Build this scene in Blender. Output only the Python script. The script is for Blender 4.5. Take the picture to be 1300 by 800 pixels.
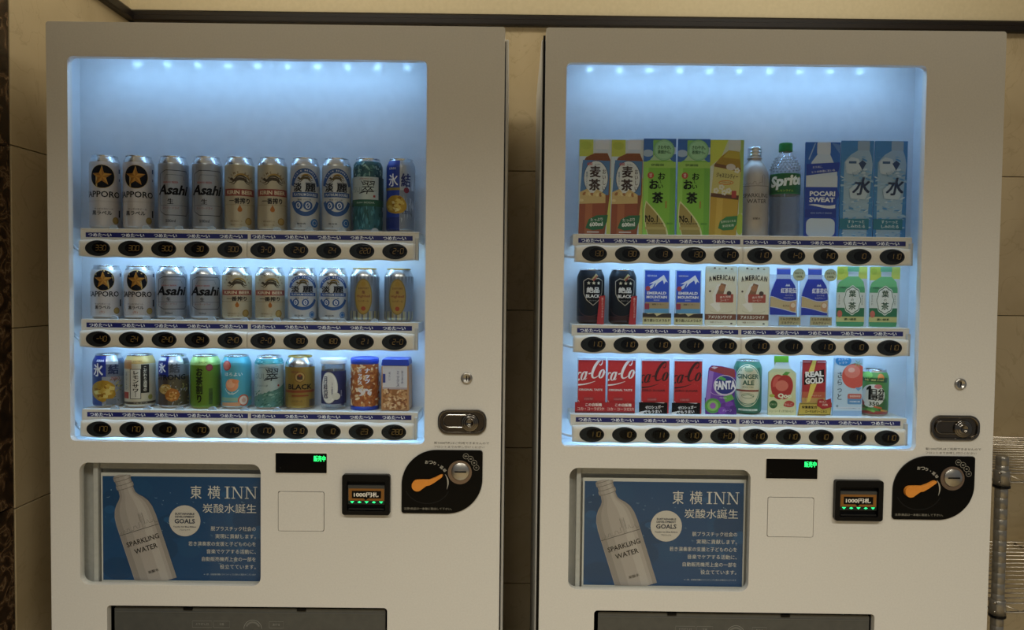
import bpy, bmesh, math, random
from mathutils import Vector, Matrix
random.seed(7)
PI = math.pi
scene = bpy.context.scene
COL = scene.collection
for o in list(bpy.data.objects):
    bpy.data.objects.remove(o)

# ------------------------------------------------------------------ camera
FPX = 980.0
cam_d = bpy.data.cameras.new('camera')
cam_d.sensor_width = 36.0
cam_d.lens = FPX / 1300.0 * 36.0
cam_d.clip_start = 0.02
cam = bpy.data.objects.new('camera', cam_d)
COL.objects.link(cam)
_p, _r, _y = 0.03550377, 0.01124425, 0.00405652      # pitch down, roll, yaw
_R = Vector((math.cos(_y), -math.sin(_y), 0)); _F = Vector((math.sin(_y), math.cos(_y), 0)); _U = Vector((0, 0, 1))
_f = _F * math.cos(_p) - _U * math.sin(_p); _u = _U * math.cos(_p) + _F * math.sin(_p)
_r2 = _R * math.cos(_r) + _u * math.sin(_r); _u2 = _u * math.cos(_r) - _R * math.sin(_r)
M = Matrix((_r2, _u2, -_f)).transposed().to_4x4()
M.translation = Vector((1.0148593, -1.70466171, 1.26203707))
cam.matrix_world = M
scene.camera = cam

# ------------------------------------------------------------------ world, large lights, exposure
scene.view_settings.view_transform = 'Standard'
scene.view_settings.look = 'None'
scene.view_settings.gamma = 1.0
scene.view_settings.use_curve_mapping = False
scene.view_settings.exposure = 0.0
w = bpy.data.worlds.new('world'); scene.world = w
w.use_nodes = True
bg = w.node_tree.nodes['Background']
bg.inputs[0].default_value = (0.97, 1.0, 1.0, 1); bg.inputs[1].default_value = 0.155
ROOM_LIGHT = (1.0, 0.955, 0.83)
LED_LIGHT = (0.32, 0.61, 1.0)
CEIL = 2.62
CEILING_LAMPS = [(0.45, -2.3), (2.1, -2.3), (0.45, -0.05), (1.9, -0.05)]     # ceiling lights of the hall, above the picture
LAMP_W = [39, 42, 5.6, 6.4]
LAMP_SPREAD = [134, 134, 180, 180]
for (lx, ly), lw, ls in zip(CEILING_LAMPS, LAMP_W, LAMP_SPREAD):
    ld = bpy.data.lights.new('ceiling_lamp_offscreen', 'AREA'); ld.shape = 'RECTANGLE'
    ld.size = 1.0; ld.size_y = 0.30; ld.energy = lw; ld.color = ROOM_LIGHT; ld.spread = math.radians(ls)
    lo = bpy.data.objects.new('ceiling_lamp_offscreen', ld); COL.objects.link(lo)
    lo.location = (lx, ly, CEIL - 0.004)
TOP_LED_W, SHELF_LED_W = 0.44, 0.74       # watts of a whole LED row

# ------------------------------------------------------------------ materials
def lin(c):
    return c / 12.92 if c <= 0.04045 else ((c + 0.055) / 1.055) ** 2.4
def rgb(h):
    h = h.lstrip('#')
    return tuple(lin(int(h[i:i + 2], 16) / 255) for i in (0, 2, 4)) + (1.0,)
def brighten(h, g):
    if g == 1.0: return h
    out = '#'
    for c in rgb(h)[:3]:
        c = c * g / (1 + c * (g - 1))
        s = 12.92 * c if c <= 0.0031308 else 1.055 * c ** (1 / 2.4) - 0.055
        out += '%02x' % max(0, min(255, round(s * 255)))
    return out
MATS = {}
def mat(h, rough=0.42, metal=0.0, emit=0.0, coat=0.0):
    k = (h, rough, metal, emit, coat)
    if k in MATS: return MATS[k]
    m = bpy.data.materials.new('paint_' + h.lstrip('#')); m.use_nodes = True
    b = m.node_tree.nodes['Principled BSDF']
    b.inputs['Base Color'].default_value = rgb(h); b.inputs['Roughness'].default_value = rough
    b.inputs['Metallic'].default_value = metal
    b.inputs['Coat Weight'].default_value = coat
    if max(rgb(h)[:3]) < 0.03 and not metal: b.inputs['Specular IOR Level'].default_value = 0.15
    if emit:
        b.inputs['Emission Color'].default_value = rgb(h); b.inputs['Emission Strength'].default_value = emit
    MATS[k] = m
    return m
def nodemat(name):
    m = bpy.data.materials.new(name); m.use_nodes = True
    nt = m.node_tree
    return m, nt, nt.nodes['Principled BSDF'], nt.nodes.new, nt.links.new
def ramp(new, stops):
    r = new('ShaderNodeValToRGB')
    while len(r.color_ramp.elements) < len(stops): r.color_ramp.elements.new(0.5)
    for e, (p, c) in zip(r.color_ramp.elements, stops):
        e.position = p; e.color = rgb(c) if isinstance(c, str) else c
    return r
def speckle(name, c1, c2, scale, rough, bump=0.0, metal=0.0, detail=3):
    m, nt, b, new, link = nodemat(name)
    tc = new('ShaderNodeTexCoord'); n = new('ShaderNodeTexNoise')
    n.inputs['Scale'].default_value = scale; n.inputs['Detail'].default_value = detail
    link(tc.outputs['Object'], n.inputs['Vector'])
    r = ramp(new, [(0.3, c1), (0.7, c2)])
    link(n.outputs['Fac'], r.inputs['Fac']); link(r.outputs['Color'], b.inputs['Base Color'])
    b.inputs['Roughness'].default_value = rough; b.inputs['Metallic'].default_value = metal
    if bump:
        bp = new('ShaderNodeBump'); bp.inputs['Strength'].default_value = bump; bp.inputs['Distance'].default_value = 0.001
        link(n.outputs['Fac'], bp.inputs['Height']); link(bp.outputs['Normal'], b.inputs['Normal'])
    return m
ENAMEL = speckle('white_enamel', '#d6d4ce', '#dcdad4', 260, 0.38, 0.03)
PLASTIC = speckle('cream_plastic', '#d6d0c4', '#dcd6ca', 300, 0.36, 0.03)
LINER = speckle('display_lining', '#dbe0e6', '#e1e6ec', 40, 0.17)
GREYPL = speckle('grey_plastic', '#b4b3ae', '#bdbcb7', 120, 0.5)
BLACKPL = speckle('black_plastic', '#0a0a0b', '#0e0e0f', 200, 0.33); BLACKPL.node_tree.nodes['Principled BSDF'].inputs['Specular IOR Level'].default_value = 0.18
CHROME = speckle('chrome', '#6f6a64', '#7b7670', 30, 0.16, 0.0, 1.0)
STEEL = speckle('brushed_steel', '#a9a6a2', '#b8b5b0', 60, 0.30, 0.0, 1.0)
ALU = speckle('can_aluminium', '#cfd2d6', '#d8dade', 50, 0.26, 0.0, 1.0)
def marble(name, base, vein, dark, scale=3.0, rough=0.25):
    m, nt, b, new, link = nodemat(name)
    tc = new('ShaderNodeTexCoord')
    oi = new('ShaderNodeObjectInfo'); ad = new('ShaderNodeVectorMath'); ad.operation = 'ADD'
    mu = new('ShaderNodeMath'); mu.operation = 'MULTIPLY'; mu.inputs[1].default_value = 37.0
    link(oi.outputs['Random'], mu.inputs[0]); link(tc.outputs['Object'], ad.inputs[0]); link(mu.outputs[0], ad.inputs[1])
    n1 = new('ShaderNodeTexNoise'); n1.inputs['Scale'].default_value = scale; n1.inputs['Detail'].default_value = 6
    n1.inputs['Distortion'].default_value = 0.6
    link(ad.outputs[0], n1.inputs['Vector'])
    r1 = ramp(new, [(0.3, vein), (0.62, base)])
    link(n1.outputs['Fac'], r1.inputs['Fac'])
    n2 = new('ShaderNodeTexNoise'); n2.inputs['Scale'].default_value = scale * 2.2; n2.inputs['Detail'].default_value = 4
    n2.inputs['Distortion'].default_value = 1.6
    link(ad.outputs[0], n2.inputs['Vector'])
    r2 = ramp(new, [(0.485, (0, 0, 0, 1)), (0.5, (0.28, 0.28, 0.28, 1)), (0.515, (0, 0, 0, 1))])
    link(n2.outputs['Fac'], r2.inputs['Fac'])
    mx = new('ShaderNodeMix'); mx.data_type = 'RGBA'
    link(r2.outputs['Color'], mx.inputs[0]); link(r1.outputs['Color'], mx.inputs[6]); mx.inputs[7].default_value = rgb(dark)
    link(mx.outputs[2], b.inputs['Base Color'])
    b.inputs['Roughness'].default_value = rough
    return m
BEIGE_MARBLE = marble('beige_marble', '#c4b28f', '#ad9a76', '#8d7753', 3.0, 0.3)
def emperador():
    m, nt, b, new, link = nodemat('dark_brown_marble')
    tc = new('ShaderNodeTexCoord')
    n0 = new('ShaderNodeTexNoise'); n0.inputs['Scale'].default_value = 22; n0.inputs['Detail'].default_value = 7; n0.inputs['Distortion'].default_value = 1.2
    link(tc.outputs['Object'], n0.inputs['Vector'])
    r = ramp(new, [(0.36, '#1c130c'), (0.50, '#382719'), (0.555, '#5a4430'), (0.575, '#7d664b'), (0.60, '#4a3726'), (0.7, '#2a1d13')])
    link(n0.outputs['Fac'], r.inputs['Fac']); link(r.outputs['Color'], b.inputs['Base Color'])
    b.inputs['Roughness'].default_value = 0.22
    return m
DARK_MARBLE = emperador()
UPPER_WALL = speckle('cream_wallpaper', '#d3c39d', '#dacaa5', 90, 0.75, 0.1)
def woodmat():
    m, nt, b, new, link = nodemat('dark_wood')
    tc = new('ShaderNodeTexCoord'); mp = new('ShaderNodeMapping'); mp.inputs['Scale'].default_value = (1.5, 40, 40)
    n = new('ShaderNodeTexNoise'); n.inputs['Scale'].default_value = 2; n.inputs['Detail'].default_value = 5
    link(tc.outputs['Object'], mp.inputs['Vector']); link(mp.outputs['Vector'], n.inputs['Vector'])
    r = ramp(new, [(0.3, '#0f0805'), (0.7, '#190f09')])
    link(n.outputs['Fac'], r.inputs['Fac']); link(r.outputs['Color'], b.inputs['Base Color'])
    b.inputs['Roughness'].default_value = 0.4
    return m
WOOD = woodmat()
def clear(name, tint, gloss, rough=0.03, frost=0.0):
    m = bpy.data.materials.new(name); m.use_nodes = True
    nt = m.node_tree; nt.nodes.remove(nt.nodes['Principled BSDF'])
    new, link = nt.nodes.new, nt.links.new
    out = nt.nodes['Material Output']
    t = new('ShaderNodeBsdfTransparent'); t.inputs[0].default_value = tint
    g = new('ShaderNodeBsdfGlossy'); g.inputs['Roughness'].default_value = rough
    fr = new('ShaderNodeLayerWeight'); fr.inputs['Blend'].default_value = 0.25
    mp = new('ShaderNodeMath'); mp.operation = 'MULTIPLY_ADD'; mp.inputs[1].default_value = gloss * 3; mp.inputs[2].default_value = gloss
    link(fr.outputs['Fresnel'], mp.inputs[0])
    mx = new('ShaderNodeMixShader'); link(mp.outputs[0], mx.inputs[0]); link(t.outputs[0], mx.inputs[1]); link(g.outputs[0], mx.inputs[2])
    last = mx
    if frost:
        d = new('ShaderNodeBsdfDiffuse'); d.inputs[0].default_value = (0.8, 0.85, 0.9, 1)
        m2 = new('ShaderNodeMixShader'); m2.inputs[0].default_value = frost
        link(mx.outputs[0], m2.inputs[1]); link(d.outputs[0], m2.inputs[2]); last = m2
    link(last.outputs[0], out.inputs['Surface'])
    return m
GLASS = clear('window_glass', (0.97, 0.98, 0.98, 1), 0.012)
SMOKED = clear('smoked_flap', (0.26, 0.27, 0.28, 1), 0.03, 0.08, 0.10)
PET = clear('clear_bottle_plastic', (0.98, 0.985, 0.99, 1), 0.10, 0.06, 0.12)
CUPGLASS = clear('cup_glass', (0.88, 0.93, 0.97, 1), 0.12, 0.05, 0.05)
FROST = clear('frosted_plastic', (0.90, 0.94, 0.97, 1), 0.04, 0.25, 0.35)
BLUECLEAR = clear('pale_blue_divider', (0.70, 0.86, 0.97, 1), 0.10, 0.1, 0.30)

# ------------------------------------------------------------------ mesh helpers (all in metres)
def obj(name, bm, mats, parent=None, loc=None, smooth=False):
    me = bpy.data.meshes.new(name); bm.to_mesh(me); bm.free()
    for m in (mats if isinstance(mats, (list, tuple)) else [mats]): me.materials.append(m)
    if smooth:
        for p in me.polygons: p.use_smooth = True
    o = bpy.data.objects.new(name, me); COL.objects.link(o)
    if parent is not None: o.parent = parent
    if loc is not None: o.location = loc
    return o
def bevel(o, wd, seg=2, ang=40):
    m = o.modifiers.new('bevel', 'BEVEL'); m.width = wd; m.segments = seg; m.limit_method = 'ANGLE'
    m.angle_limit = math.radians(ang); m.use_clamp_overlap = True
    return o
def thing(name, label, cat, loc=(0, 0, 0), rz=0.0, group=None):
    o = bpy.data.objects.new(name, None); COL.objects.link(o); o.empty_display_size = 0.05
    o.location = loc; o.rotation_euler = (0, 0, rz)
    return tag(o, label, cat, group)
def tag(o, label, cat, group=None):
    o['label'] = label; o['category'] = cat
    if group: o['group'] = group
    return o
def struct(o):
    o['kind'] = 'structure'; return o
def dup(root, loc, rz, label, group):
    r = root.copy(); COL.objects.link(r); r.location = loc; r.rotation_euler = (0, 0, rz)
    r['label'] = label; r['group'] = group
    for ch in root.children:
        c = ch.copy(); COL.objects.link(c); c.parent = r
        for g in ch.children:
            d = g.copy(); COL.objects.link(d); d.parent = c
    return r
def box(bm, x0, x1, y0, y1, z0, z1, mi=0):
    v = [bm.verts.new((x, y, z)) for z in (z0, z1) for y in (y0, y1) for x in (x0, x1)]
    for f in ((0, 2, 3, 1), (4, 5, 7, 6), (0, 1, 5, 4), (1, 3, 7, 5), (3, 2, 6, 7), (2, 0, 4, 6)):
        bm.faces.new([v[i] for i in f]).material_index = mi
    return bm
def boxo(name, m, parent, *d, bev=0.0):
    o = obj(name, box(bmesh.new(), *d), m, parent)
    if bev: bevel(o, bev)
    return o
def lathe(prof, n=40, bm=None, mi=0):
    bm = bm or bmesh.new()
    rings = []
    for r, z in prof:
        if r < 1e-6: rings.append([bm.verts.new((0, 0, z))])
        else: rings.append([bm.verts.new((r * math.sin(2 * PI * i / n), -r * math.cos(2 * PI * i / n), z)) for i in range(n)])
    for a, b in zip(rings, rings[1:]):
        for i in range(n):
            j = (i + 1) % n
            q = [a[i % len(a)], a[j % len(a)], b[j % len(b)], b[i % len(b)]]
            u = []
            for x in q:
                if x not in u: u.append(x)
            if len(u) > 2: bm.faces.new(u).material_index = mi
    return bm
def tube(path, r, n=8, bm=None, closed_ends=True):
    bm = bm or bmesh.new()
    P = [Vector(p) for p in path]; rings = []
    for i, p in enumerate(P):
        t = (P[min(i + 1, len(P) - 1)] - P[max(i - 1, 0)]).normalized()
        a = t.cross(Vector((0, 0, 1)))
        if a.length < 1e-3: a = t.cross(Vector((0, 1, 0)))
        a.normalize(); b = t.cross(a)
        rings.append([bm.verts.new(p + (a * math.cos(2 * PI * k / n) + b * math.sin(2 * PI * k / n)) * r) for k in range(n)])
    for A, B in zip(rings, rings[1:]):
        for k in range(n): bm.faces.new((A[k], A[(k + 1) % n], B[(k + 1) % n], B[k]))
    if closed_ends:
        bm.faces.new(rings[0][::-1]); bm.faces.new(rings[-1])
    return bm
def rrect(x0, z0, x1, z1, r, n=7):
    if not isinstance(r, (list, tuple)): r = [r] * 4          # BL, BR, TR, TL
    pts = []
    for (cx, cz, a0), rr in zip(((x0, z0, PI), (x1, z0, 1.5 * PI), (x1, z1, 0), (x0, z1, 0.5 * PI)), r):
        sx = 1 if cx == x0 else -1; sz = 1 if cz == z0 else -1
        if rr <= 0: pts.append((cx, cz)); continue
        k = n if rr < 0.03 and rr < 30 else n * 2
        for i in range(k + 1):
            a = a0 + 0.5 * PI * i / k
            pts.append((cx + sx * rr + rr * math.cos(a), cz + sz * rr + rr * math.sin(a)))
    return pts
def plate_bm(outer, holes, y0, y1):
    bm = bmesh.new()
    for loop in [outer] + list(holes):
        vs = [bm.verts.new((x, y0, z)) for x, z in loop]
        for a, b in zip(vs, vs[1:] + vs[:1]): bm.edges.new((a, b))
    bmesh.ops.triangle_fill(bm, use_beauty=True, use_dissolve=False, edges=bm.edges[:])
    g = bmesh.ops.extrude_face_region(bm, geom=bm.faces[:])
    for e in g['geom']:
        if isinstance(e, bmesh.types.BMVert): e.co.y = y1
    bmesh.ops.recalc_face_normals(bm, faces=bm.faces[:])
    return bm
def plate(name, m, parent, outer, holes, y0, y1, bev=0.0, seg=2):
    o = obj(name, plate_bm(outer, holes, y0, y1), m, parent)
    if bev: bevel(o, bev, seg)
    return o

# ------------------------------------------------------------------ printed art: flat shapes and lettering in millimetres, wrapped on a surface
_tc = {}
def text_tris(s, b=0.0, line=1.0, align='CENTER'):
    k = (s, b, line, align)
    if k not in _tc:
        cu = bpy.data.curves.new('t', 'FONT'); cu.body = s; cu.size = 1.0; cu.resolution_u = 2
        cu.align_x = align; cu.offset = b; cu.space_line = line; cu.fill_mode = 'FRONT'
        o = bpy.data.objects.new('t', cu)
        me = o.to_mesh()
        vs = [(v.co.x, v.co.y) for v in me.vertices]; fs = [tuple(p.vertices) for p in me.polygons]
        o.to_mesh_clear(); bpy.data.objects.remove(o); bpy.data.curves.remove(cu)
        _tc[k] = (vs, fs)
    return _tc[k]
class Art:
    """a print: polygons (u, v, layer) in mm with a colour each; shapes and lettering kept apart"""
    def __init__(s, rough=0.4, metal=0.0):
        s.sh, s.tx = bmesh.new(), bmesh.new(); s.mats = {0: [], 1: []}; s.rough, s.metal = rough, metal; s.lay = 0
    gain = 1.0          # lightens the print colours; on flat cards this paints in their backlight
    def _m(s, t, c, rough=None, metal=None, emit=0.0):
        m = mat(brighten(c, s.gain), s.rough if rough is None else rough, s.metal if metal is None else metal, emit)
        L = s.mats[t]
        if m not in L: L.append(m)
        return L.index(m)
    def poly(s, pts, c, lay=None, **k):
        lay = s.lay if lay is None else lay
        s.lay += 0.35
        f = s.sh.faces.new([s.sh.verts.new((x, y, lay)) for x, y in pts]); f.material_index = s._m(0, c, **k)
        if f.normal.length == 0: f.normal_update()
        bmesh.ops.triangulate(s.sh, faces=[f])
        return s
    def rect(s, x0, y0, x1, y1, c, r=0, **k): return s.poly(rrect(x0, y0, x1, y1, r, 4) if r else [(x0, y0), (x1, y0), (x1, y1), (x0, y1)], c, **k)
    def ell(s, cx, cy, rx, c, ry=None, n=28, rot=0, **k):
        ry = ry or rx; a = math.radians(rot); ca, sa = math.cos(a), math.sin(a)
        return s.poly([(cx + rx * math.cos(t) * ca - ry * math.sin(t) * sa, cy + rx * math.cos(t) * sa + ry * math.sin(t) * ca) for t in [2 * PI * i / n for i in range(n)]], c, **k)
    def arc(s, cx, cy, rx, ry, wd, a0, a1, c, n=24, sh=0.0, rot=0, wv=None, **k):
        """ring segment; wv = list of width factors along the arc"""
        lay = s.lay; s.lay += 0.35; mi = s._m(0, c, **k)
        ring = []
        for i in range(n + 1):
            t = i / n; a = math.radians(a0 + (a1 - a0) * t)
            f = 1.0
            if wv:
                q = t * (len(wv) - 1); j = min(int(q), len(wv) - 2); f = wv[j] + (wv[j + 1] - wv[j]) * (q - j)
            pr = []
            for d in (-0.5, 0.5):
                x, y = (rx + d * wd * f) * math.cos(a), (ry + d * wd * f) * math.sin(a)
                x += sh * y; rr = math.radians(rot)
                pr.append((cx + x * math.cos(rr) - y * math.sin(rr), cy + x * math.sin(rr) + y * math.cos(rr)))
            ring.append([s.sh.verts.new((x, y, lay)) for x, y in pr])
        for p, q in zip(ring, ring[1:]): s.sh.faces.new((p[0], q[0], q[1], p[1])).material_index = mi
        return s
    def line(s, pts, wd, c, **k):
        lay = s.lay; s.lay += 0.35; mi = s._m(0, c, **k); P = [Vector((x, y)) for x, y in pts]; ring = []
        W = wd if isinstance(wd, (list, tuple)) else [wd] * len(P)
        for i, p in enumerate(P):
            t = (P[min(i + 1, len(P) - 1)] - P[max(i - 1, 0)]).normalized(); n = Vector((-t.y, t.x)) * W[i] * 0.5
            ring.append([s.sh.verts.new((q.x, q.y, lay)) for q in (p - n, p + n)])
        for p, q in zip(ring, ring[1:]): s.sh.faces.new((p[0], q[0], q[1], p[1])).material_index = mi
        return s
    def star(s, cx, cy, R, c, r=None, n=5, **k):
        r = r or R * 0.40
        return s.poly([(cx + (R if i % 2 == 0 else r) * math.sin(PI * i / n), cy + (R if i % 2 == 0 else r) * math.cos(PI * i / n)) for i in range(2 * n)], c, **k)
    def text(s, t, cx, cy, h, c, wd=None, rot=0, sh=0.0, b=0.012, vert=False, align='C', **k):
        latin = all(ord(ch) < 0x250 for ch in t)
        vs, fs = text_tris('\n'.join(t) if vert else t, b if latin else 0.0, 1.0 if not vert else 0.97)
        if not vs: return s
        x0, x1 = min(v[0] for v in vs), max(v[0] for v in vs); y0, y1 = min(v[1] for v in vs), max(v[1] for v in vs)
        sy = h / max(y1 - y0, 1e-6); sx = (wd / max(x1 - x0, 1e-6)) if wd else sy
        a = math.radians(rot); mi = s._m(1, c, **k)
        offx = {'C': (x0 + x1) / 2, 'L': x0, 'R': x1}[align]
        # heavy weight for characters with many strokes: struck several times, slightly displaced
        e = b * 0.9
        strikes = [(0, 0)] if latin or e < 0.008 else ([(-e, 0), (e, 0)] if e < 0.02 else [(-e, -e * .5), (e, -e * .5), (-e, e * .5), (e, e * .5)])
        for si, (dx, dy) in enumerate(strikes):
            out = []
            for x, y in vs:
                x = (x + dx - offx) * sx; y = (y + dy - (y0 + y1) / 2) * sy; x += sh * y
                out.append(s.tx.verts.new((cx + x * math.cos(a) - y * math.sin(a), cy + x * math.sin(a) + y * math.cos(a), si * 0.012)))
            for f in fs:
                try: s.tx.faces.new([out[i] for i in f]).material_index = mi
                except ValueError: pass
        return s
    def curvetext(s, t, cx, cy, R, h, c, span, mid=90, **k):
        n = len(t); tx0 = s.tx
        for i, ch in enumerate(t):
            if ch == ' ': continue
            a = mid + span / 2 - span * (i + 0.5) / n
            s.text(ch, cx + R * math.cos(math.radians(a)), cy + R * math.sin(math.radians(a)), h, c, rot=a - 90 if mid == 90 else a + 90, **k)
        return s
def cut(bm, us, vs, clip=None):
    for co, no in [((u, 0, 0), (1, 0, 0)) for u in us] + [((0, v, 0), (0, 1, 0)) for v in vs]:
        bmesh.ops.bisect_plane(bm, geom=bm.verts[:] + bm.edges[:] + bm.faces[:], plane_co=co, plane_no=no)
    if clip:
        u0, v0, u1, v1 = clip
        for co, no in (((u0, 0, 0), (-1, 0, 0)), ((u1, 0, 0), (1, 0, 0)), ((0, v0, 0), (0, -1, 0)), ((0, v1, 0), (0, 1, 0))):
            bmesh.ops.bisect_plane(bm, geom=bm.verts[:] + bm.edges[:] + bm.faces[:], plane_co=co, plane_no=no, clear_outer=True)
def flat_map(y):
    return lambda u, v, z: Vector((u / 1000, y - z / 1000, v / 1000))
def cyl_map(prof, r0):
    """prof: (r, z) list in mm; wraps u along the circumference"""
    def f(u, v, z):
        r = prof[-1][0]
        for (ra, za), (rb, zb) in zip(prof, prof[1:]):
            if za <= v <= zb and zb > za: r = ra + (rb - ra) * (v - za) / (zb - za); break
        a = u / r0; r += z
        return Vector((r * math.sin(a), -r * math.cos(a), v)) / 1000
    return f
def apply_art(art, parent, fmap, name='label_print', us=(), vs=(), clip=None, base=0.10, step=0.016, text_gap=0.12, nest=True):
    """links the shapes as one part and the lettering as its child (or alone)"""
    zmax = base
    shp = None
    if len(art.sh.faces):
        bm = art.sh
        lays = sorted({round(v.co.z, 3) for v in bm.verts}); rank = {l: i for i, l in enumerate(lays)}
        for v in bm.verts: v.co.z = base + step * rank[round(v.co.z, 3)]
        zmax = base + step * len(lays)
        cut(bm, us, vs, clip)
        for v in bm.verts: v.co = fmap(*v.co)
        shp = obj(name, bm, art.mats[0], parent)
    if len(art.tx.faces):
        bm = art.tx
        for v in bm.verts: v.co.z += zmax + text_gap
        cut(bm, us, vs, clip)
        for v in bm.verts: v.co = fmap(*v.co)
        t = obj('lettering', bm, art.mats[1], (shp or parent) if nest else parent)
    return shp
def arange(a, b, s):
    out = []
    while a < b: out.append(a); a += s
    return out
def bez(p0, p1, p2, p3, n=12):
    return [((1 - t) ** 3 * p0[0] + 3 * (1 - t) ** 2 * t * p1[0] + 3 * (1 - t) * t * t * p2[0] + t ** 3 * p3[0],
             (1 - t) ** 3 * p0[1] + 3 * (1 - t) ** 2 * t * p1[1] + 3 * (1 - t) * t * t * p2[1] + t ** 3 * p3[1]) for t in [i / n for i in range(n + 1)]]

# ================================================================== the room
YW, XL = 0.62, -0.119
floor = struct(boxo('floor', speckle('floor_stone', '#9c8a68', '#ad9b78', 12, 0.35), None, -0.6, 4.2, -6.5, YW + 0.1, -0.05, 0.0))
ceiling = struct(boxo('ceiling', speckle('ceiling_paint', '#d8cfba', '#ded6c2', 30, 0.8), None, -0.6, 4.2, -6.5, YW + 0.1, CEIL, CEIL + 0.05))
GROUT = mat('#4e4330', 0.8)
wall_back = struct(obj('wall_back', box(box(bmesh.new(), XL - 0.1, 4.2, YW + 0.012, YW + 0.1, 0, 2.05, 0), XL - 0.1, 4.2, YW, YW + 0.1, 2.05, CEIL, 1), [GROUT, UPPER_WALL]))
wall_left = struct(obj('wall_left', box(box(bmesh.new(), XL - 0.1, XL - 0.012, -1.2, YW + 0.1, 0, 2.05, 0), XL - 0.1, XL, -1.2, YW + 0.1, 2.05, CEIL, 1), [GROUT, UPPER_WALL]))
def tiles(parent, axis, breaks_h, breaks_z, m, gap=0.0011):
    cache = {}
    for a0, a1 in zip(breaks_h, breaks_h[1:]):
        for z0, z1 in zip(breaks_z, breaks_z[1:]):
            wd, ht = round(a1 - a0 - 2 * gap, 4), round(z1 - z0 - 2 * gap, 4)
            k = (wd, ht)
            if k not in cache:
                bm = bmesh.new()
                if axis == 'x': box(bm, 0, wd, 0, 0.013, 0, ht)
                else: box(bm, -0.013, 0, 0, wd, 0, ht)
                bmesh.ops.bevel(bm, geom=bm.edges[:], offset=0.0009, segments=1, affect='EDGES')
                me = bpy.data.meshes.new('tile'); bm.to_mesh(me); bm.free(); me.materials.append(m); cache[k] = me
            o = bpy.data.objects.new('tile', cache[k]); COL.objects.link(o); o.parent = parent
            o.location = (a0 + gap, YW, z0 + gap) if axis == 'x' else (XL, a0 + gap, z0 + gap)
ZB = [0.0, 0.36, 0.777, 1.194, 1.611, 2.05]
tiles(wall_back, 'x', [XL, 0.18, 0.8, 1.42, 2.04, 2.66, 3.28, 3.9], ZB, BEIGE_MARBLE)
tiles(wall_left, 'y', [0.062, YW], [0.0, 0.322, 0.739, 1.156, 1.573, 2.05], BEIGE_MARBLE)
tiles(wall_left, 'y', [-1.2, -0.57, 0.06], [0.0, 0.745, 1.566, 2.05], DARK_MARBLE)
def moulding(p0, p1, nrm, name):
    """wooden dado rail: stepped profile swept between two points"""
    prof = [(0.0, 2.036), (0.017, 2.036), (0.021, 2.040), (0.021, 2.052), (0.016, 2.055), (0.016, 2.064), (0.012, 2.070), (0.0, 2.070)]
    bm = bmesh.new(); rings = []
    for p in (p0, p1):
        rings.append([bm.verts.new((p[0] + nrm[0] * d, p[1] + nrm[1] * d, z)) for d, z in prof])
    n = len(prof)
    for i in range(n): bm.faces.new((rings[0][i], rings[0][(i + 1) % n], rings[1][(i + 1) % n], rings[1][i]))
    bm.faces.new(rings[0][::-1]); bm.faces.new(rings[1])
    bmesh.ops.recalc_face_normals(bm, faces=bm.faces[:])
    return struct(obj(name, bm, WOOD))
moulding((XL, YW + 0.001), (4.2, YW + 0.001), (0, -1), 'trim_1')
moulding((XL - 0.001, -1.2), (XL - 0.001, YW), (1, 0), 'trim_2')
# ------------------------------------------------------------------ chrome wire rack beside the machines
RACK = speckle('rack_chrome', '#8a857b', '#98938a', 40, 0.28, 0.0, 0.7)
WIRE = speckle('wire_chrome', '#b5ada0', '#c4bcae', 40, 0.25, 0.0, 1.0)
rack = thing('wire_rack', 'chrome wire shelving rack with round posts beside the vending machine', 'rack', (2.177, 0.09, 0))
RX, RY = 0.98, 0.42
for px, py in ((0, 0), (RX, 0), (0, RY), (RX, RY)):
    prof = [(0, 0.0), (0.018, 0.0), (0.018, 0.02), (0.008, 0.022), (0.008, 0.05), (0.0140, 0.051)]
    z = 0.07
    while z < 0.872:
        prof += [(0.0140, z), (0.0133, z + 0.0008), (0.0133, z + 0.002), (0.0140, z + 0.0028)]; z += 0.0254
    prof += [(0.0140, 0.876), (0.0125, 0.880), (0, 0.880)]
    p = obj('post', lathe(prof, 20), RACK, rack, (px, py, 0), smooth=True)
    for zs in (0.842, 0.534):
        c = obj('collar', lathe([(0.0138, zs - 0.030), (0.0182, zs - 0.030), (0.0175, zs + 0.004), (0.0160, zs + 0.006), (0.0138, zs + 0.006)], 20), RACK, p, smooth=True)
        obj('collar_ring', lathe([(0.0138, zs - 0.036), (0.0186, zs - 0.036), (0.0186, zs - 0.030), (0.0138, zs - 0.030)], 20), BLACKPL, p)
for zs in (0.842, 0.534):
    fr = bmesh.new()
    for z in (zs, zs - 0.0215):
        for a, b in (((-0.012, -0.012), (RX + 0.012, -0.012)), ((-0.012, RY + 0.012), (RX + 0.012, RY + 0.012)), ((-0.012, -0.012), (-0.012, RY + 0.012)), ((RX + 0.012, -0.012), (RX + 0.012, RY + 0.012))):
            tube([(a[0], a[1], z), (b[0], b[1], z)], 0.0032, 8, fr)
    for y in (-0.012, RY + 0.012):
        k = 20
        tube([(RX * i / k, y, zs - (0.002 if i % 2 == 0 else 0.0195)) for i in range(k + 1)], 0.0016, 6, fr)
    for x in (RX * 0.33, RX * 0.66):
        tube([(x, -0.012, zs - 0.004), (x, RY + 0.012, zs - 0.004)], 0.003, 6, fr)
    sh = obj('shelf_frame', fr, WIRE, rack, smooth=True)
    bmw = tube([(-0.012, 0, 0), (RX + 0.012, 0, 0)], 0.0019, 6)
    wme = obj('wire', bmw, WIRE, sh, (0, 0.018, zs + 0.001), smooth=True)
    for i in range(1, 14):
        c = wme.copy(); COL.objects.link(c); c.parent = sh; c.location = (0, 0.018 + 0.0295 * i, zs + 0.001)

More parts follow.
